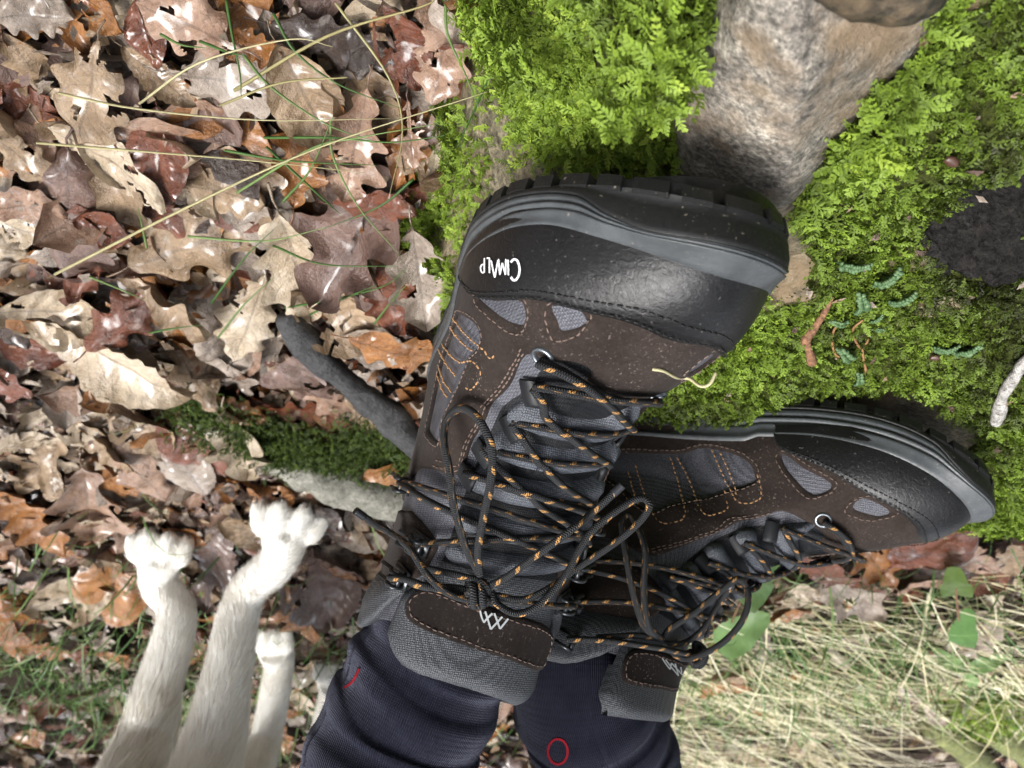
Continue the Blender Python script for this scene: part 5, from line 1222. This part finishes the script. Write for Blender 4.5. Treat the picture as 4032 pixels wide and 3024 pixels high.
for i, (q, an) in enumerate((((820, 250), .2), ((1080, 400), 1.1), ((1190, 540), .8), ((975, 590), 2.0), ((860, 700), 2.8), ((890, 960), 2.3), ((950, 1150), 1.9), ((1530, 890), .4), ((1680, 920), .9), ((1160, 745), 3.0), ((1040, 690), 1.0))):
    p = march(*z7(*q), bz(.003)); o = obj('stonecrop_sprig', CR_[i % 4]); o.location = p; o.rotation_euler = (.1, -.15, an+math.pi); s_ = (1.0, 1.15, 1.0, 1.25, .8, 1.3, 1.0, .9, 1.1, .6, .6)[i]*.72; o.scale = (s_, s_, s_); tag(o, ('stonecrop sprig nearest the bare rock by the boot toe', 'leaning stonecrop sprig between the bare rock and the yellow moss', 'plump stonecrop sprig below the leaning one', 'broad stonecrop sprig above the hooked rootlet', 'small stonecrop sprig above the curved rootlet', 'large dark stonecrop sprig between the rootlets and the rear boot', 'stonecrop sprig touching the tread of the side-on boot', 'paired stonecrop sprig alone in moss, the shorter one', 'paired stonecrop sprig alone in moss, the longer one', 'tiny stonecrop sprig in the open moss', 'tiny stonecrop sprig at the end of the hooked rootlet')[i], 'plant', 'stonecrop sprigs in the moss')
# beech bud scales
M_BUD = mat_simple('brown_bud', (.06, .028, .018), .4, 0, .5, .4)
def bud_mesh():
    th = np.linspace(0, math.pi, 9); ph = np.arange(10)/10*2*math.pi; V = np.stack([np.outer(np.cos(th), np.ones(10))*.0042, np.outer(np.sin(th), np.cos(ph))*.0032, np.outer(np.sin(th), np.sin(ph))*.0024], -1).reshape(-1, 3); V[:, 2] += .25*V[:, 0]**2/.0042; return mesh_np('bud', V, grid_faces(9, 10, wrap_v=True), M_BUD)
BUD = bud_mesh()
for i, q in enumerate(((2055, 348), (1905, 282), (1990, 650), (2020, 772))):
    p = march(*q, bz(.004)); o = obj('bud_scale', BUD); o.location = p; o.rotation_euler = rng.uniform(-.5, .5, 3)+np.array([0, 0, i]); o.scale = (.7,)*3; tag(o, 'small shiny brown bud scale lying on the moss', 'bud', 'bud scales on the moss')
# ------------------------------------------------------------------ grass
M_STRAW = mat_tint('straw', [(0, (.20, .15, .06)), (.35, (.34, .31, .14)), (.7, (.68, .62, .40)), (1, (.86, .82, .62))], (.4, .6), .35, trans=.2)
M_GRASS = mat_tint('grass', [(0, (.02, .06, .012)), (.5, (.07, .16, .035)), (1, (.28, .38, .14))], (.35, .55), .4, trans=.25)
def blade_arr(P, w, twist=0.0, tri=True):
    P = spline(np.array(P), n=18); n = len(P); s = np.linspace(0, 1, n); return tube(P, w*np.clip(1.15-s*.95, .12, 1), 5)[:2]
STEMS = [((235, 430), (590, 460), (1100, 520), (1650, 560)), ((570, 460), (900, 330), (1280, 190), (1430, 180)), ((1080, 390), (1450, 190), (1800, 0), (1900, -60)), ((170, 630), (600, 668), (1150, 720), (1620, 760)), ((250, 1170), (820, 880), (1380, 640), (2040, 410)), ((1500, 10), (1640, 320), (1700, 580), (1770, 880)), ((2110, 0), (2090, 150), (2075, 290), (2060, 380)), ((900, 455), (1200, 400), (1450, 345), (1530, 330))]
SL = ['dry straw stem forking near the broad mottled leaf', 'dry straw side branch rising from the forked stem', 'dry straw stem reaching the boulder moss', 'pale straight straw stem above the cream ribbed leaf', 'long dry straw stem running from rock face to purplish leaf', 'thin straw stem bending down past the pinkish leaves', 'short straw stem against the bright boulder moss', 'short grey straw stem over the wet greyish leaf']
for i, (q, lab) in enumerate(zip(STEMS, SL)):
    hs = np.linspace(.045, .07, len(q)) if i != 4 else np.linspace(.04, .075, len(q))
    P = [march(*z4(*a_), lt(h_)) for a_, h_ in zip(q, hs)]
    P = [p_+rng.normal(0, .0035, 3) for p_ in P]; V, F = blade_arr(P, .0010 if i in (2, 4) else .00075); me = Acc(); me.add(V, F, None, .22+.3*rng.random()); c = np.array(P[0]); me.V[0] = me.V[0]-c
    o = obj('dry_straw', me.mesh('dry_straw', M_STRAW)); o.location = c; tag(o, lab, 'grass')
GB = [((985, 0), (1010, 150), (1045, 320), (1050, 420)), ((1190, 60), (1290, 230), (1480, 370), (1740, 470)), ((1060, 240), (1180, 380), (1420, 540), (1640, 620)), ((1440, 520), (1450, 680), (1560, 900), (1740, 1110)), ((1030, 840), (1350, 650), (1560, 600), (1900, 540)), ((1150, 600), (1450, 600), (1700, 620), (1940, 590)), ((980, 655), (1250, 700), (1640, 720)), ((920, 1320), (1060, 1130), (1190, 1000)), ((950, 1470), (1060, 1330), (1190, 1210)), ((1240, 1340), (1420, 1310), (1660, 1250), (1770, 1170)), ((1190, 1070), (1400, 1150), (1730, 1160)), ((820, 1030), (1150, 1050), (1420, 990)), ((390, 1205), (500, 1250), (640, 1310)), ((650, 1450), (760, 1430), (880, 1415)), ((1940, 0), (1950, 150), (2030, 330), (2080, 460)), ((2140, 310), (2070, 470), (1990, 640)), ((1350, 1370), (1500, 1300), (1640, 1240)), ((1630, 1410), (1700, 1320), (1770, 1240)), ((1230, 880), (1350, 740), (1450, 510)), ((870, 180), (1000, 230), (1060, 240)), ((700, 150), (790, 195), (900, 210)), ((1800, 780), (1650, 900), (1400, 1000)), ((640, 1080), (620, 990), (600, 900)), ((1160, 640), (1400, 860), (1480, 930))]
for q in GB:
    P = [march(*z4(*a_), lt(h_)) for a_, h_ in zip(q, np.linspace(.040, .065, len(q)))]
    V, F = blade_arr(P, .00085); me = Acc(); c = np.array(P[0]); me.add(V-c, F, None, .3+.5*rng.random())
    o = obj('grass_blade', me.mesh('grass_blade', M_GRASS)); o.location = c; nh = int(np.linalg.norm(hero_xy-np.array(P[-1])[:2], axis=1).argmin()); nh2 = int(np.linalg.norm(hero_xy-np.array(P[0])[:2], axis=1).argmin()); hn = lambda k_: ' '.join(HERO[k_][6].replace(',', '').split(' ')[:4]); tag(o, f'green grass blade from {hn(nh2)} to {hn(nh)}' if nh != nh2 else f'green grass blade across {hn(nh)}', 'grass', 'green grass blades over the litter')
def blades(n, fx, fy, L, w, heading, spread, hz, mat, name, tint, seed, zoff=.01):
    r = np.random.default_rng(seed); x = fx(r, n); y = fy(r, n); k = edge_dist(x, y) < .0; x, y = x[k], y[k]; pq = project(np.stack([x, y, 0*x], -1)); k = ~((pq[:, 0] > 3350) & (pq[:, 1] > 2880)); x, y = x[k], y[k]; n = len(x); m = 6; s = np.linspace(0, 1, m)
    a = heading+r.normal(0, spread, n); ln = r.uniform(*L, n); rise = r.uniform(*hz, n); bend = r.normal(0, .12, n)
    X = x[:, None]+np.cos(a)[:, None]*ln[:, None]*s-np.sin(a)[:, None]*bend[:, None]*ln[:, None]*s**2; Y = y[:, None]+np.sin(a)[:, None]*ln[:, None]*s+np.cos(a)[:, None]*bend[:, None]*ln[:, None]*s**2
    Z = litter_z(x, y)[:, None]+zoff+rise[:, None]*np.sin(np.pi*np.clip(s*.8, 0, 1))[None]; C = np.stack([X, Y, Z], -1); T_ = np.gradient(C, axis=1); sd = nz(np.cross(T_, np.array([0, 0, 1.])+r.normal(0, .4, (n, 1, 3)))); ww = (w*(1.1-s)[None, :, None])*r.uniform(.6, 1.3, (n, 1, 1))
    V = np.stack([C-sd*ww, C+sd*ww], 2); i = np.arange(n)[:, None]*(2*m)+np.arange(m-1)[None]*2; i = i.reshape(-1); F = np.stack([i, i+1, i+3, i+2], 1)
    return mesh_np(name, V.reshape(-1, 3), F, mat, True, None, np.repeat(np.clip(r.normal(tint, .2, n), 0, 1), 2*m))
obj('dry_grass', blades(3300, lambda r, n: r.uniform(-1.35, -.02, n), lambda r, n: .86+1.25*r.random(n)**.9, (.14, .38), .0009, 2.75, .50, (.005, .05), M_STRAW, 'dry_grass', .75, 5), label='tangle of pale dry grass lying behind the boulder', cat='dry grass', kind='stuff')
obj('green_grass', blades(2200, lambda r, n: np.where(r.random(n) < .40, r.normal(.55, .18, n), r.normal(-.45, .25, n)), lambda r, n: r.normal(1.18, .20, n), (.04, .10), .0011, 1.2, 1.6, (.01, .06), M_GRASS, 'green_grass', .62, 6), label='thin patches of short green grass among fallen leaves', cat='grass', kind='stuff')
# ------------------------------------------------------------------ young plants with oval green leaves
M_PLANT = mat_tint('green_leaf', [(0, (.10, .15, .025)), (.5, (.09, .19, .05)), (1, (.22, .33, .13))], (.35, .55), .45, trans=.2)
def oval(L, W, seed, cup=.25):
    r = np.random.default_rng(seed); v = np.linspace(0, 1, 15); u = np.linspace(-1, 1, 9); h = W/2*np.sin(np.pi*v**.85)**.65*(1+.03*np.sin(50*v)); h[0] = .0006; X = h[:, None]*u[None]; Y = np.broadcast_to(v[:, None]*L, X.shape); Z = cup*np.abs(X)-.25*(Y/L-.3)**2*L+.03*L*np.sin(14*Y/L-6*np.abs(X)/W)*np.abs(u)[None]
    return np.stack([X, Y, Z], -1).reshape(-1, 3), grid_faces(15, 9, flip=True)
def plant(base, leaves, stem, label, seed, name='young_plant'):
    root = empty(name, base, label, 'plant', None); V, F, _ = tube(spline(np.array(stem)-base, n=16), .0011, 6); a = Acc(); a.add(V, F, None, .15); obj('stem', a.mesh('stem', M_TWIG), root)
    for k, (p, d, nrm, L, W, t) in enumerate(leaves):
        v, f = oval(L, W, seed+k); d = nz(d); nrm = nz(np.array(nrm)-d*np.dot(nrm, d)); x = np.cross(d, nrm); a = Acc(); a.add((np.array(p)-base)+v[:, :1]*x+v[:, 1:2]*d+v[:, 2:]*nrm, f, None, t); obj('leaf', a.mesh('leaf', M_PLANT), root)
def px_leaf(c, tip, depth_h, W, t):
    A = march(*c, lt(depth_h)); B = march(*tip, lt(depth_h+.004)); return (A, B-A, CAM-A, float(np.linalg.norm(B-A)), W, t)
A1 = px_leaf((1660, 1350), (1625, 1180), .06, .040, .62); 
plant(march(1720, 1330, lt(0)), [px_leaf((1585, 1300), (1655, 1195), .07, .045, .62), px_leaf((1545, 1405), (1650, 1335), .05, .042, .70), px_leaf((1478, 1320), (1500, 1400), .05, .022, .85)], [march(1480, 1480, lt(.0)), march(1560, 1380, lt(.03)), march(1600, 1300, lt(.05))], 'seedling with two broad green leaves beside the side-on boot laces', 5)
plant(march(2080, 1450, lt(0)), [px_leaf((2075, 1400), (2090, 1330), .05, .030, .5), px_leaf((2068, 1290), (2062, 1245), .06, .030, .1), px_leaf((2090, 1450), (2170, 1420), .03, .020, .75), px_leaf((2085, 1450), (2030, 1410), .03, .018, .8), px_leaf((2090, 1455), (2110, 1490), .03, .018, .8)], [march(2090, 1460, lt(0)), march(2080, 1400, lt(.03)), march(2070, 1330, lt(.05)), march(2065, 1270, lt(.06))], 'thin seedling with green and yellow leaves in the dry grass', 15)
# mossy hump and roots at the far edge
pts = [march(q[0], q[1], lt(.0))+np.array([0, 0, h]) for q, h in (((1990, 1500), 0), ((2050, 1480), .03), ((2150, 1470), .035), ((2230, 1475), .03), ((2250, 1540), .02), ((2120, 1560), .02), ((2020, 1550), .0), ((2120, 1500), -.05), ((2060, 1530), -.05), ((2200, 1530), -.05))]
V, F = rock_from(pts, .012, .004, 4); hump = empty('mossy_root_stump', (V[:, 0].mean(), V[:, 1].mean(), V[:, 2].min()), 'low mossy stump beyond the dry grass', 'stump'); under(hump, obj('stump', mesh_np('stump', V, F, M_BOULDER), hump))
N_ = vnormals(V, F); ii = rng.integers(0, len(V), 2600); under(hump, obj('moss', scatter(FR, V[ii]+rng.normal(0, .006, (2600, 3)), nz(N_[ii]+np.array([0, -.2, .6])), rng.uniform(.9, 1.5, 2600), .6+rng.normal(0, .12, 2600), 'moss', M_MOSS, (.1, .9), seed=9), hump, kind='stuff'))
for q, lab in ((((2010, 1570), (2080, 1610), (2140, 1680)), 'dark mossy root below the stump'), (((2120, 1560), (2180, 1600), (2240, 1640)), 'second mossy root running out from the stump')):
    P = [march(a_[0], a_[1], lt(.01)) for a_ in q]; V, F = rod(P, [.02, .024, .026], 14, .2, 7); thing_mesh('mossy_root', V, F, mat_bark('mossy_bark', (.03, .035, .012), (.22, .24, .08)), lab, 'root')

P = lace_px(1, Z1, [(1340, 1180), (1400, 1190), (1470, 1225), (1540, 1232), (1600, 1272), (1650, 1262), (1685, 1200)], [.004, .006, .006, .007, .010, .012, .012])
V, F, _ = tube(P, .0007, 6); me = Acc(); me.add(V-P[0], F, None, .55); o = obj('dry_grass_fibre', me.mesh('dry_grass_fibre', M_STRAW)); o.location = P[0]; tag(o, 'curled dry grass fibre stuck on the lettered boot', 'grass')

# unseen ring of trees, added to block low sky light and deepen contrast
r_ = np.random.default_rng(5); a = Acc(); lv = []; 
for k in range(30):
    an = k/30*2*math.pi+r_.normal(0, .07); R_ = r_.uniform(2.6, 6.5); c = np.array([R_*math.cos(an), .4+R_*math.sin(an)]); z0 = litter_z(c[:1], c[1:])[0]-.1; h = r_.uniform(5, 8); P = np.array([(c[0]+r_.normal(0, .1)*q, c[1]+r_.normal(0, .1)*q, z0+h*q) for q in np.linspace(0, 1, 7)]); V, F, _ = tube(spline(P, n=20), np.linspace(.16, .04, len(spline(P, n=20)))*r_.uniform(.7, 1.3), 9); a.add(V, F, None, .1)
    m = 420; q = nz(r_.normal(0, 1, (m, 3)))*r_.random((m, 1))**.4*np.array([1.1, 1.1, 2.3])+np.array([c[0], c[1], z0+r_.uniform(2.6, 3.6)]); u = nz(r_.normal(0, 1, (m, 3))); w = nz(np.cross(u, r_.normal(0, 1, (m, 3)))); s_ = r_.uniform(.10, .22, (m, 1)); lv.append(np.stack([q-u*s_, q+w*s_*.6, q+u*s_, q-w*s_*.6], 1).reshape(-1, 3))
lv = np.concatenate(lv); wood = obj('added_woodland', a.mesh('added_trunks', mat_bark('tree_bark', (.03, .025, .02), (.12, .10, .08))), label='unseen ring of trees added round the boulder to block low sky light', cat='added_woodland', kind='stuff')
obj('added_foliage', mesh_np('added_foliage', lv, np.arange(len(lv)).reshape(-1, 4), mat_simple('dark_foliage', (.05, .06, .02), .7, 0, .2, .5, 2)), wood, kind='stuff')
# ------------------------------------------------------------------ the dog
def chain(P, r, ns=16):
    P = spline(np.array(P, float), n=8*len(P)); rr = np.interp(np.linspace(0, 1, len(P)), np.linspace(0, 1, len(r)), r); V, F, _ = tube(P, rr, ns); return V, F
def ball(c, r, n=14):
    th = np.linspace(0, math.pi, n); ph = np.arange(2*n)/(2*n)*2*math.pi; r = np.broadcast_to(np.asarray(r, float), (3,))
    V = np.stack([np.outer(np.sin(th), np.cos(ph)), np.outer(np.sin(th), np.sin(ph)), np.outer(np.cos(th), np.ones(2*n))], -1).reshape(-1, 3)*r+np.asarray(c); return V, [tuple(f) for f in grid_faces(n, 2*n, wrap_v=True)]
a = Acc(); claws = []
PAW_A, PAW_B = march(622, 1128, lt(.034)), march(352, 1185, lt(.034))
PAW_C, PAW_D = march(597, 1385, lt(.030)), march(722, 1455, lt(.030))
def foreleg(p, d, elbow, shoulder, splay, wrist=None):
    d = nz(np.array(d)); s = np.cross([0, 0, 1], d)
    up = np.array([0, 0, 1.]); w = p-d*.028+up*.030; wr = (p-d*.045+up*.085) if wrist is None else wrist
    a.add(*chain([p+up*.010, w, wr, wr*.45+elbow*.55+np.array([0, .0, .0]), elbow, shoulder], [.0225, .0195, .0200, .0240, .032, .052]))
    a.add(*ball(p-d*.004+up*.004, (.026, .026, .017)))
    for k, t in enumerate((-1.5, -.5, .5, 1.5)):
        dd = nz(d+s*t*splay); b = p+s*t*.0132-d*.004; ln = .029 if abs(t) < 1 else .022
        a.add(*chain([b+up*.010, b+dd*ln*.55+up*.0125, b+dd*ln+up*.001, b+dd*(ln+.004)-up*.006], [.0086, .0096, .0094, .006], 12)); claws.append((b+dd*(ln+.006)-up*.002, dd))
el_A, el_B = at_depth(452, 1640, .80), at_depth(300, 1640, .845)
foreleg(PAW_A, (-.35, -1, 0), el_A, np.array([.285, .83, .36]), .36, at_depth(528, 1290, .86)); foreleg(PAW_B, (-.15, -1, 0), el_B, np.array([.375, .845, .36]), .24, at_depth(383, 1330, .89))
def hindleg(p, d, hock, knee, hip):
    d = nz(np.array(d)); s = np.cross([0, 0, 1], d); up = np.array([0, 0, 1.])
    a.add(*chain([p+up*.012, p-d*.03+up*.02, hock, hock*.4+knee*.6, knee, hip], [.022, .019, .020, .028, .042, .065])); a.add(*ball(p+up*.004, (.022, .026, .015)))
    for k, t in enumerate((-1.5, -.5, .5, 1.5)):
        dd = nz(d+s*t*.16); b = p+s*t*.0105; a.add(*chain([b+up*.008, b+dd*.018+up*.010, b+dd*.032-up*.002], [.009, .009, .006], 10)); claws.append((b+dd*.034-up*.001, dd))
hindleg(PAW_C, (.05, -1, 0), PAW_C+np.array([.012, .085, .095]), PAW_C+np.array([.02, .045, .20]), np.array([.335, 1.13, .33]))
hindleg(PAW_D, (-.15, -1, 0), PAW_D+np.array([.02, .08, .095]), PAW_D+np.array([.02, .02, .20]), np.array([.275, 1.17, .33]))
a.add(*chain([(.32, .775, .36), (.318, .86, .355), (.31, .98, .36), (.305, 1.10, .365), (.30, 1.21, .365)], [.070, .088, .084, .078, .050], 20))
a.add(*chain([(.32, .80, .40), (.318, .745, .47), (.315, .70, .52)], [.068, .055, .052])); a.add(*ball((.313, .685, .53), (.052, .060, .050))); a.add(*chain([(.312, .655, .52), (.31, .61, .505), (.309, .575, .50)], [.036, .028, .022]))
a.add(*chain([(.30, 1.22, .37), (.295, 1.32, .40), (.285, 1.39, .47), (.285, 1.40, .55)], [.022, .020, .016, .008]))
for sx in (-1, 1): a.add(*chain([(.313+sx*.042, .70, .565), (.313+sx*.062, .695, .545), (.313+sx*.068, .685, .50)], [.014, .020, .010]))
V, F = remeshed(np.concatenate(a.V), a.F, .0034, 3)
def mat_fur(name, strand):
    n = NT(name); o = n.coord('Object'); b = n.noise(o, 17, 4); sh = n.noise(o, 55, 3)
    c = n.mix(n.ramp(b, [(.45, 0), (.72, 1)]), (.90, .89, .84), (.76, .72, .64)); c = n.mix(n.ramp(sh, [(.35, 0), (.7, .5)]), c, (.95, .94, .91))
    if strand: c = n.mix(1.0, c, n.ramp(n.attr('tint', 'Fac'), [(.2, (.62, .58, .50)), (.75, (1, .99, .97))]), 'MULTIPLY')
    n.P(Base_Color=c, Roughness=.75, Specular_IOR_Level=.2)

    if not strand: n.bump(n.noise(n.mapping(o, (1, 1, .15)), 700, 3), .6, .002)
    return n.m
dog = empty('dog', ((PAW_A+PAW_B)/2-np.array([0, 0, .018])), 'cream furred dog standing in the leaves, only its legs in view', 'dog')
body = under(dog, obj('body', mesh_np('body', V, F, mat_fur('cream_skin', False)), dog))
# fur: tapered strands lying down along the limbs
N_ = vnormals(V, F); pj = project(V); w_ = (V[:, 2] < .36) & (V[:, 1] < 1.3); tri = F[w_[F].all(1)]
ar = np.linalg.norm(np.cross(V[tri[:, 2]]-V[tri[:, 0]], V[tri[:, 3]]-V[tri[:, 1]]), axis=1); nf = 85000; ix = rng.choice(len(tri), nf, p=ar/ar.sum()); bw = rng.dirichlet((1, 1, 1, 1), nf)
Pf = (V[tri[ix]]*bw[..., None]).sum(1); Nf = nz((N_[tri[ix]]*bw[..., None]).sum(1)); hgt = Pf[:, 2]
dn = np.array([0, 0, -1.])+np.stack([.5*vnoise(Pf, 14, 1), .5*vnoise(Pf, 14, 2), 0*hgt], 1); foot = np.clip(1-(hgt-litter_z(Pf[:, 0], Pf[:, 1]))/.07, 0, 1)[:, None]; dn = dn*(1-foot)+np.array([-.3, -1., -.2])*foot
tg = nz(dn-Nf*np.sum(dn*Nf, 1, keepdims=True)); ln = np.interp(hgt, [0, .05, .12, .25], [.006, .008, .013, .020])*rng.uniform(.6, 1.3, nf); lift = rng.uniform(.08, .28, nf)
sd = nz(np.cross(tg, Nf)+rng.normal(0, .3, (nf, 3))); wd = .00032
p1 = Pf+(tg+Nf*lift[:, None])*ln[:, None]*.5; p2 = Pf+(tg+Nf*(lift*.7)[:, None]+rng.normal(0, .12, (nf, 3)))*ln[:, None]
Vs = np.stack([Pf-sd*wd, Pf+sd*wd, p1+sd*wd*.8, p1-sd*wd*.8, p2], 1).reshape(-1, 3); i5 = np.arange(nf)*5
Fs = np.concatenate([np.stack([i5, i5+1, i5+2], 1), np.stack([i5, i5+2, i5+3], 1), np.stack([i5+3, i5+2, i5+4], 1)])
ft = np.repeat(np.clip(rng.normal(.78, .17, nf)-.25*(vnoise(Pf, 20, 9) > .35), .25, 1), 5); under(dog, obj('fur', mesh_np('fur', Vs, Fs, mat_fur('cream_fur', True), True, None, ft), dog, kind='stuff'))
M_CLAW = mat_simple('dark_claw', (.05, .04, .035), .35, 0, .5, .3)
for p, d in claws:
    q = [p-d*.006+np.array([0, 0, .002]), p+np.array([0, 0, .001]), p+d*.006-np.array([0, 0, .004])]; Vc, Fc, _ = tube(spline(np.array(q), n=8), np.linspace(.0026, .0006, len(spline(np.array(q), n=8))), 7); under(dog, obj('claw', mesh_np('claw', Vc, Fc, M_CLAW), dog))
Vn, Fn = ball((.309, .556, .505), (.012, .009, .010), 10); under(dog, obj('nose', mesh_np('nose', Vn, Fn, mat_simple('black_nose', (.012, .01, .01), .3)), dog))
for sx in (-1, 1):
    Vn, Fn = ball((.311+sx*.022, .634, .548), .0075, 10); under(dog, obj('eye', mesh_np('eye', Vn, Fn, mat_simple('dark_eye', (.02, .01, .006), .1)), dog))
# ------------------------------------------------------------------ the person wearing the boots
def mat_sock():
    n = NT('navy_knit'); uv = n.n('ShaderNodeUVMap'); sx = n.n('ShaderNodeSeparateXYZ'); n.l(uv.outputs[0], sx.inputs[0]); o = n.coord('Object')
    rib = n.math('SINE', n.math('MULTIPLY', sx.outputs[1], 2*math.pi*230)); row = n.math('SINE', n.math('ADD', n.math('MULTIPLY', sx.outputs[0], 2*math.pi/.0013), n.math('MULTIPLY', rib, .8)))
    k = n.math('ADD', n.math('MULTIPLY', rib, .8), n.math('MULTIPLY', row, .2)); b = n.noise(o, 90, 5, .7)
    c = n.ramp(n.math('MULTIPLY_ADD', k, .35, .5), [(.1, (.004, .004, .008)), (.9, (.015, .016, .029))]); c = n.mix(n.ramp(b, [(.4, 0), (.75, .6)]), c, (.020, .021, .034))
    n.P(Base_Color=c, Roughness=.95, Specular_IOR_Level=.1, Sheen_Weight=.22, Sheen_Roughness=.4, Sheen_Tint=(.55, .58, .75, 1)); n.bump(n.math('ADD', k, n.math('MULTIPLY', b, 2.5)), .5, .0007); return n.m
M_SOCK = mat_sock(); M_RED = mat_simple('red_knit', (.20, .010, .018), .9, 0, .1, .3, 900); M_TROUSER = mat_simple('charcoal_cloth', (.03, .032, .036), .9, 0, .1, .3, 120)
LEGS = {1: (to_world(1, np.array([.054, .002, .188])), at_depth(842, 1650, .455), .0470, .040), 2: (to_world(2, np.array([.060, .0, .190])), at_depth(1318, 1650, .555), .0465, .041)}
person = empty('person', ((LEGS[1][0]+LEGS[2][0])/2*np.array([1, 1, 0])), 'person standing in the hiking boots, navy socked lower legs in view', 'person')
SOCKB = {}; knees = {}
for k, (p0, p1, r1, r0) in LEGS.items():
    ax = p1-p0; ln = np.linalg.norm(ax); ax = ax/ln; ax2 = nz(ax*.5+np.array([0, .05, 1.0])*.5); top = p1+ax2*.20; knees[k] = top
    C_ = spline(np.stack([to_world(k, np.array([.060, 0, .135])), p0, p0*.5+p1*.5, p1, p1+ax2*.10, top]), n=170); n = len(C_); s = np.concatenate([[0], np.cumsum(np.linalg.norm(np.diff(C_, axis=0), axis=1))])
    rr = np.interp(s, [0, .054, .070, .055+ln, s[-1]], [r0*.9, r0, .0450, r1, r1*1.22]); ns = 96; V, F, uv = tube(C_, rr, ns); d = V-np.repeat(C_, ns, 0); ang = uv[:, 1]*2*math.pi; u = uv[:, 0]
    ph = 1.6*np.sin(ang+.6)+.8*np.sin(2*ang+1.3*k); fold = np.sin(u/.0125*2*math.pi*.5+ph); fold2 = np.sin(u/.0052*2*math.pi*.5+ph*.6)
    q_ = np.stack([np.cos(ang), np.sin(ang), u*14], 1); am = np.interp(u, [0, .05, .09, .16, .3], [.0012, .0018, .0020, .0011, .0005])
    V = np.repeat(C_, ns, 0)+d*(1+(am*(np.abs(fold)**.6*np.sign(fold)*.7+.25*fold2*np.interp(u, [.05, .10], [1, .1])+vnoise(q_, 1.6, k)))[:, None]/.05)
    sock = under(person, obj('sock', mesh_np('sock', V, F, M_SOCK, True, uv), person)); SOCKB[k] = (BVHTree.FromPolygons([tuple(p) for p in V], [tuple(int(i) for i in f) for f in F]), sock)
    # loose fibres
    Vq = V.reshape(n, ns, 3); Nq = nz(Vq-C_[:, None]); fi = rng.integers(5, n-60, 9000); fj = rng.integers(0, ns, 9000); b = Vq[fi, fj]; nn = Nq[fi, fj]; t_ = b+nn*rng.uniform(.0008, .0032, (9000, 1))+rng.normal(0, .0013, (9000, 3)); w2 = nz(rng.normal(0, 1, (9000, 3)))*.00007
    Vx = np.stack([b-w2, b+w2, t_], 1).reshape(-1, 3); obj('fuzz', mesh_np('fuzz', Vx, np.arange(9000*3).reshape(-1, 3), M_SOCK), sock, kind='stuff')
def sock_strip(k, pts, w, closed=False):
    bv, sock = SOCKB[k]; P = spline(np.array(pts, float), n=48, closed=closed)
    if closed: P = np.concatenate([P, P[:1]])
    d = nz(np.gradient(P, axis=0)); nr_ = np.stack([-d[:, 1], d[:, 0]], 1); out = []
    for q in np.concatenate([P+nr_*w/2, P-nr_*w/2]):
        h = bv.ray_cast(Vector(CAM), Vector(nz(ray22(*q)))); out.append(np.array(h[0])+np.array(h[1])*(.0007 if np.dot(h[1], CAM-np.array(h[0])) > 0 else -.0007) if h[0] is not None else None)
    n = len(P); F = [(i, i+1, n+i+1, n+i) for i in range(n-1) if all(out[j] is not None for j in (i, i+1, n+i, n+i+1))]
    V = np.array([o_ if o_ is not None else (0, 0, 0) for o_ in out])
    if F: obj('red_ring', mesh_np('red_ring', V, F, M_RED), sock)
th = np.linspace(0, 2*math.pi, 14)[:-1]; sock_strip(2, np.stack([1206+21*np.cos(th), 1622+27*np.sin(th)], 1), 5, True)
def z8(x, y): return ((1300+x/1.3825)/1.8228, (2200+y/1.3825)/1.8228)
sock_strip(1, [z8(*q) for q in ((163, 600), (150, 630), (132, 662), (105, 690), (78, 706))], 5)
b = Acc(); pel = (knees[1]+knees[2])/2+np.array([.0, .10, .42])
for k in (1, 2): hip = pel+np.array([(.085 if k == 1 else -.085), 0, -.03]); b.add(*chain([knees[k]-np.array([0, 0, .05]), knees[k], knees[k]*.5+hip*.5, hip], [.060, .072, .088, .105], 20))
b.add(*ball(pel, (.17, .12, .12)))
V, F = remeshed(np.concatenate(b.V), b.F, .014, 6); under(person, obj('body', mesh_np('body', V, F, M_TROUSER), person))
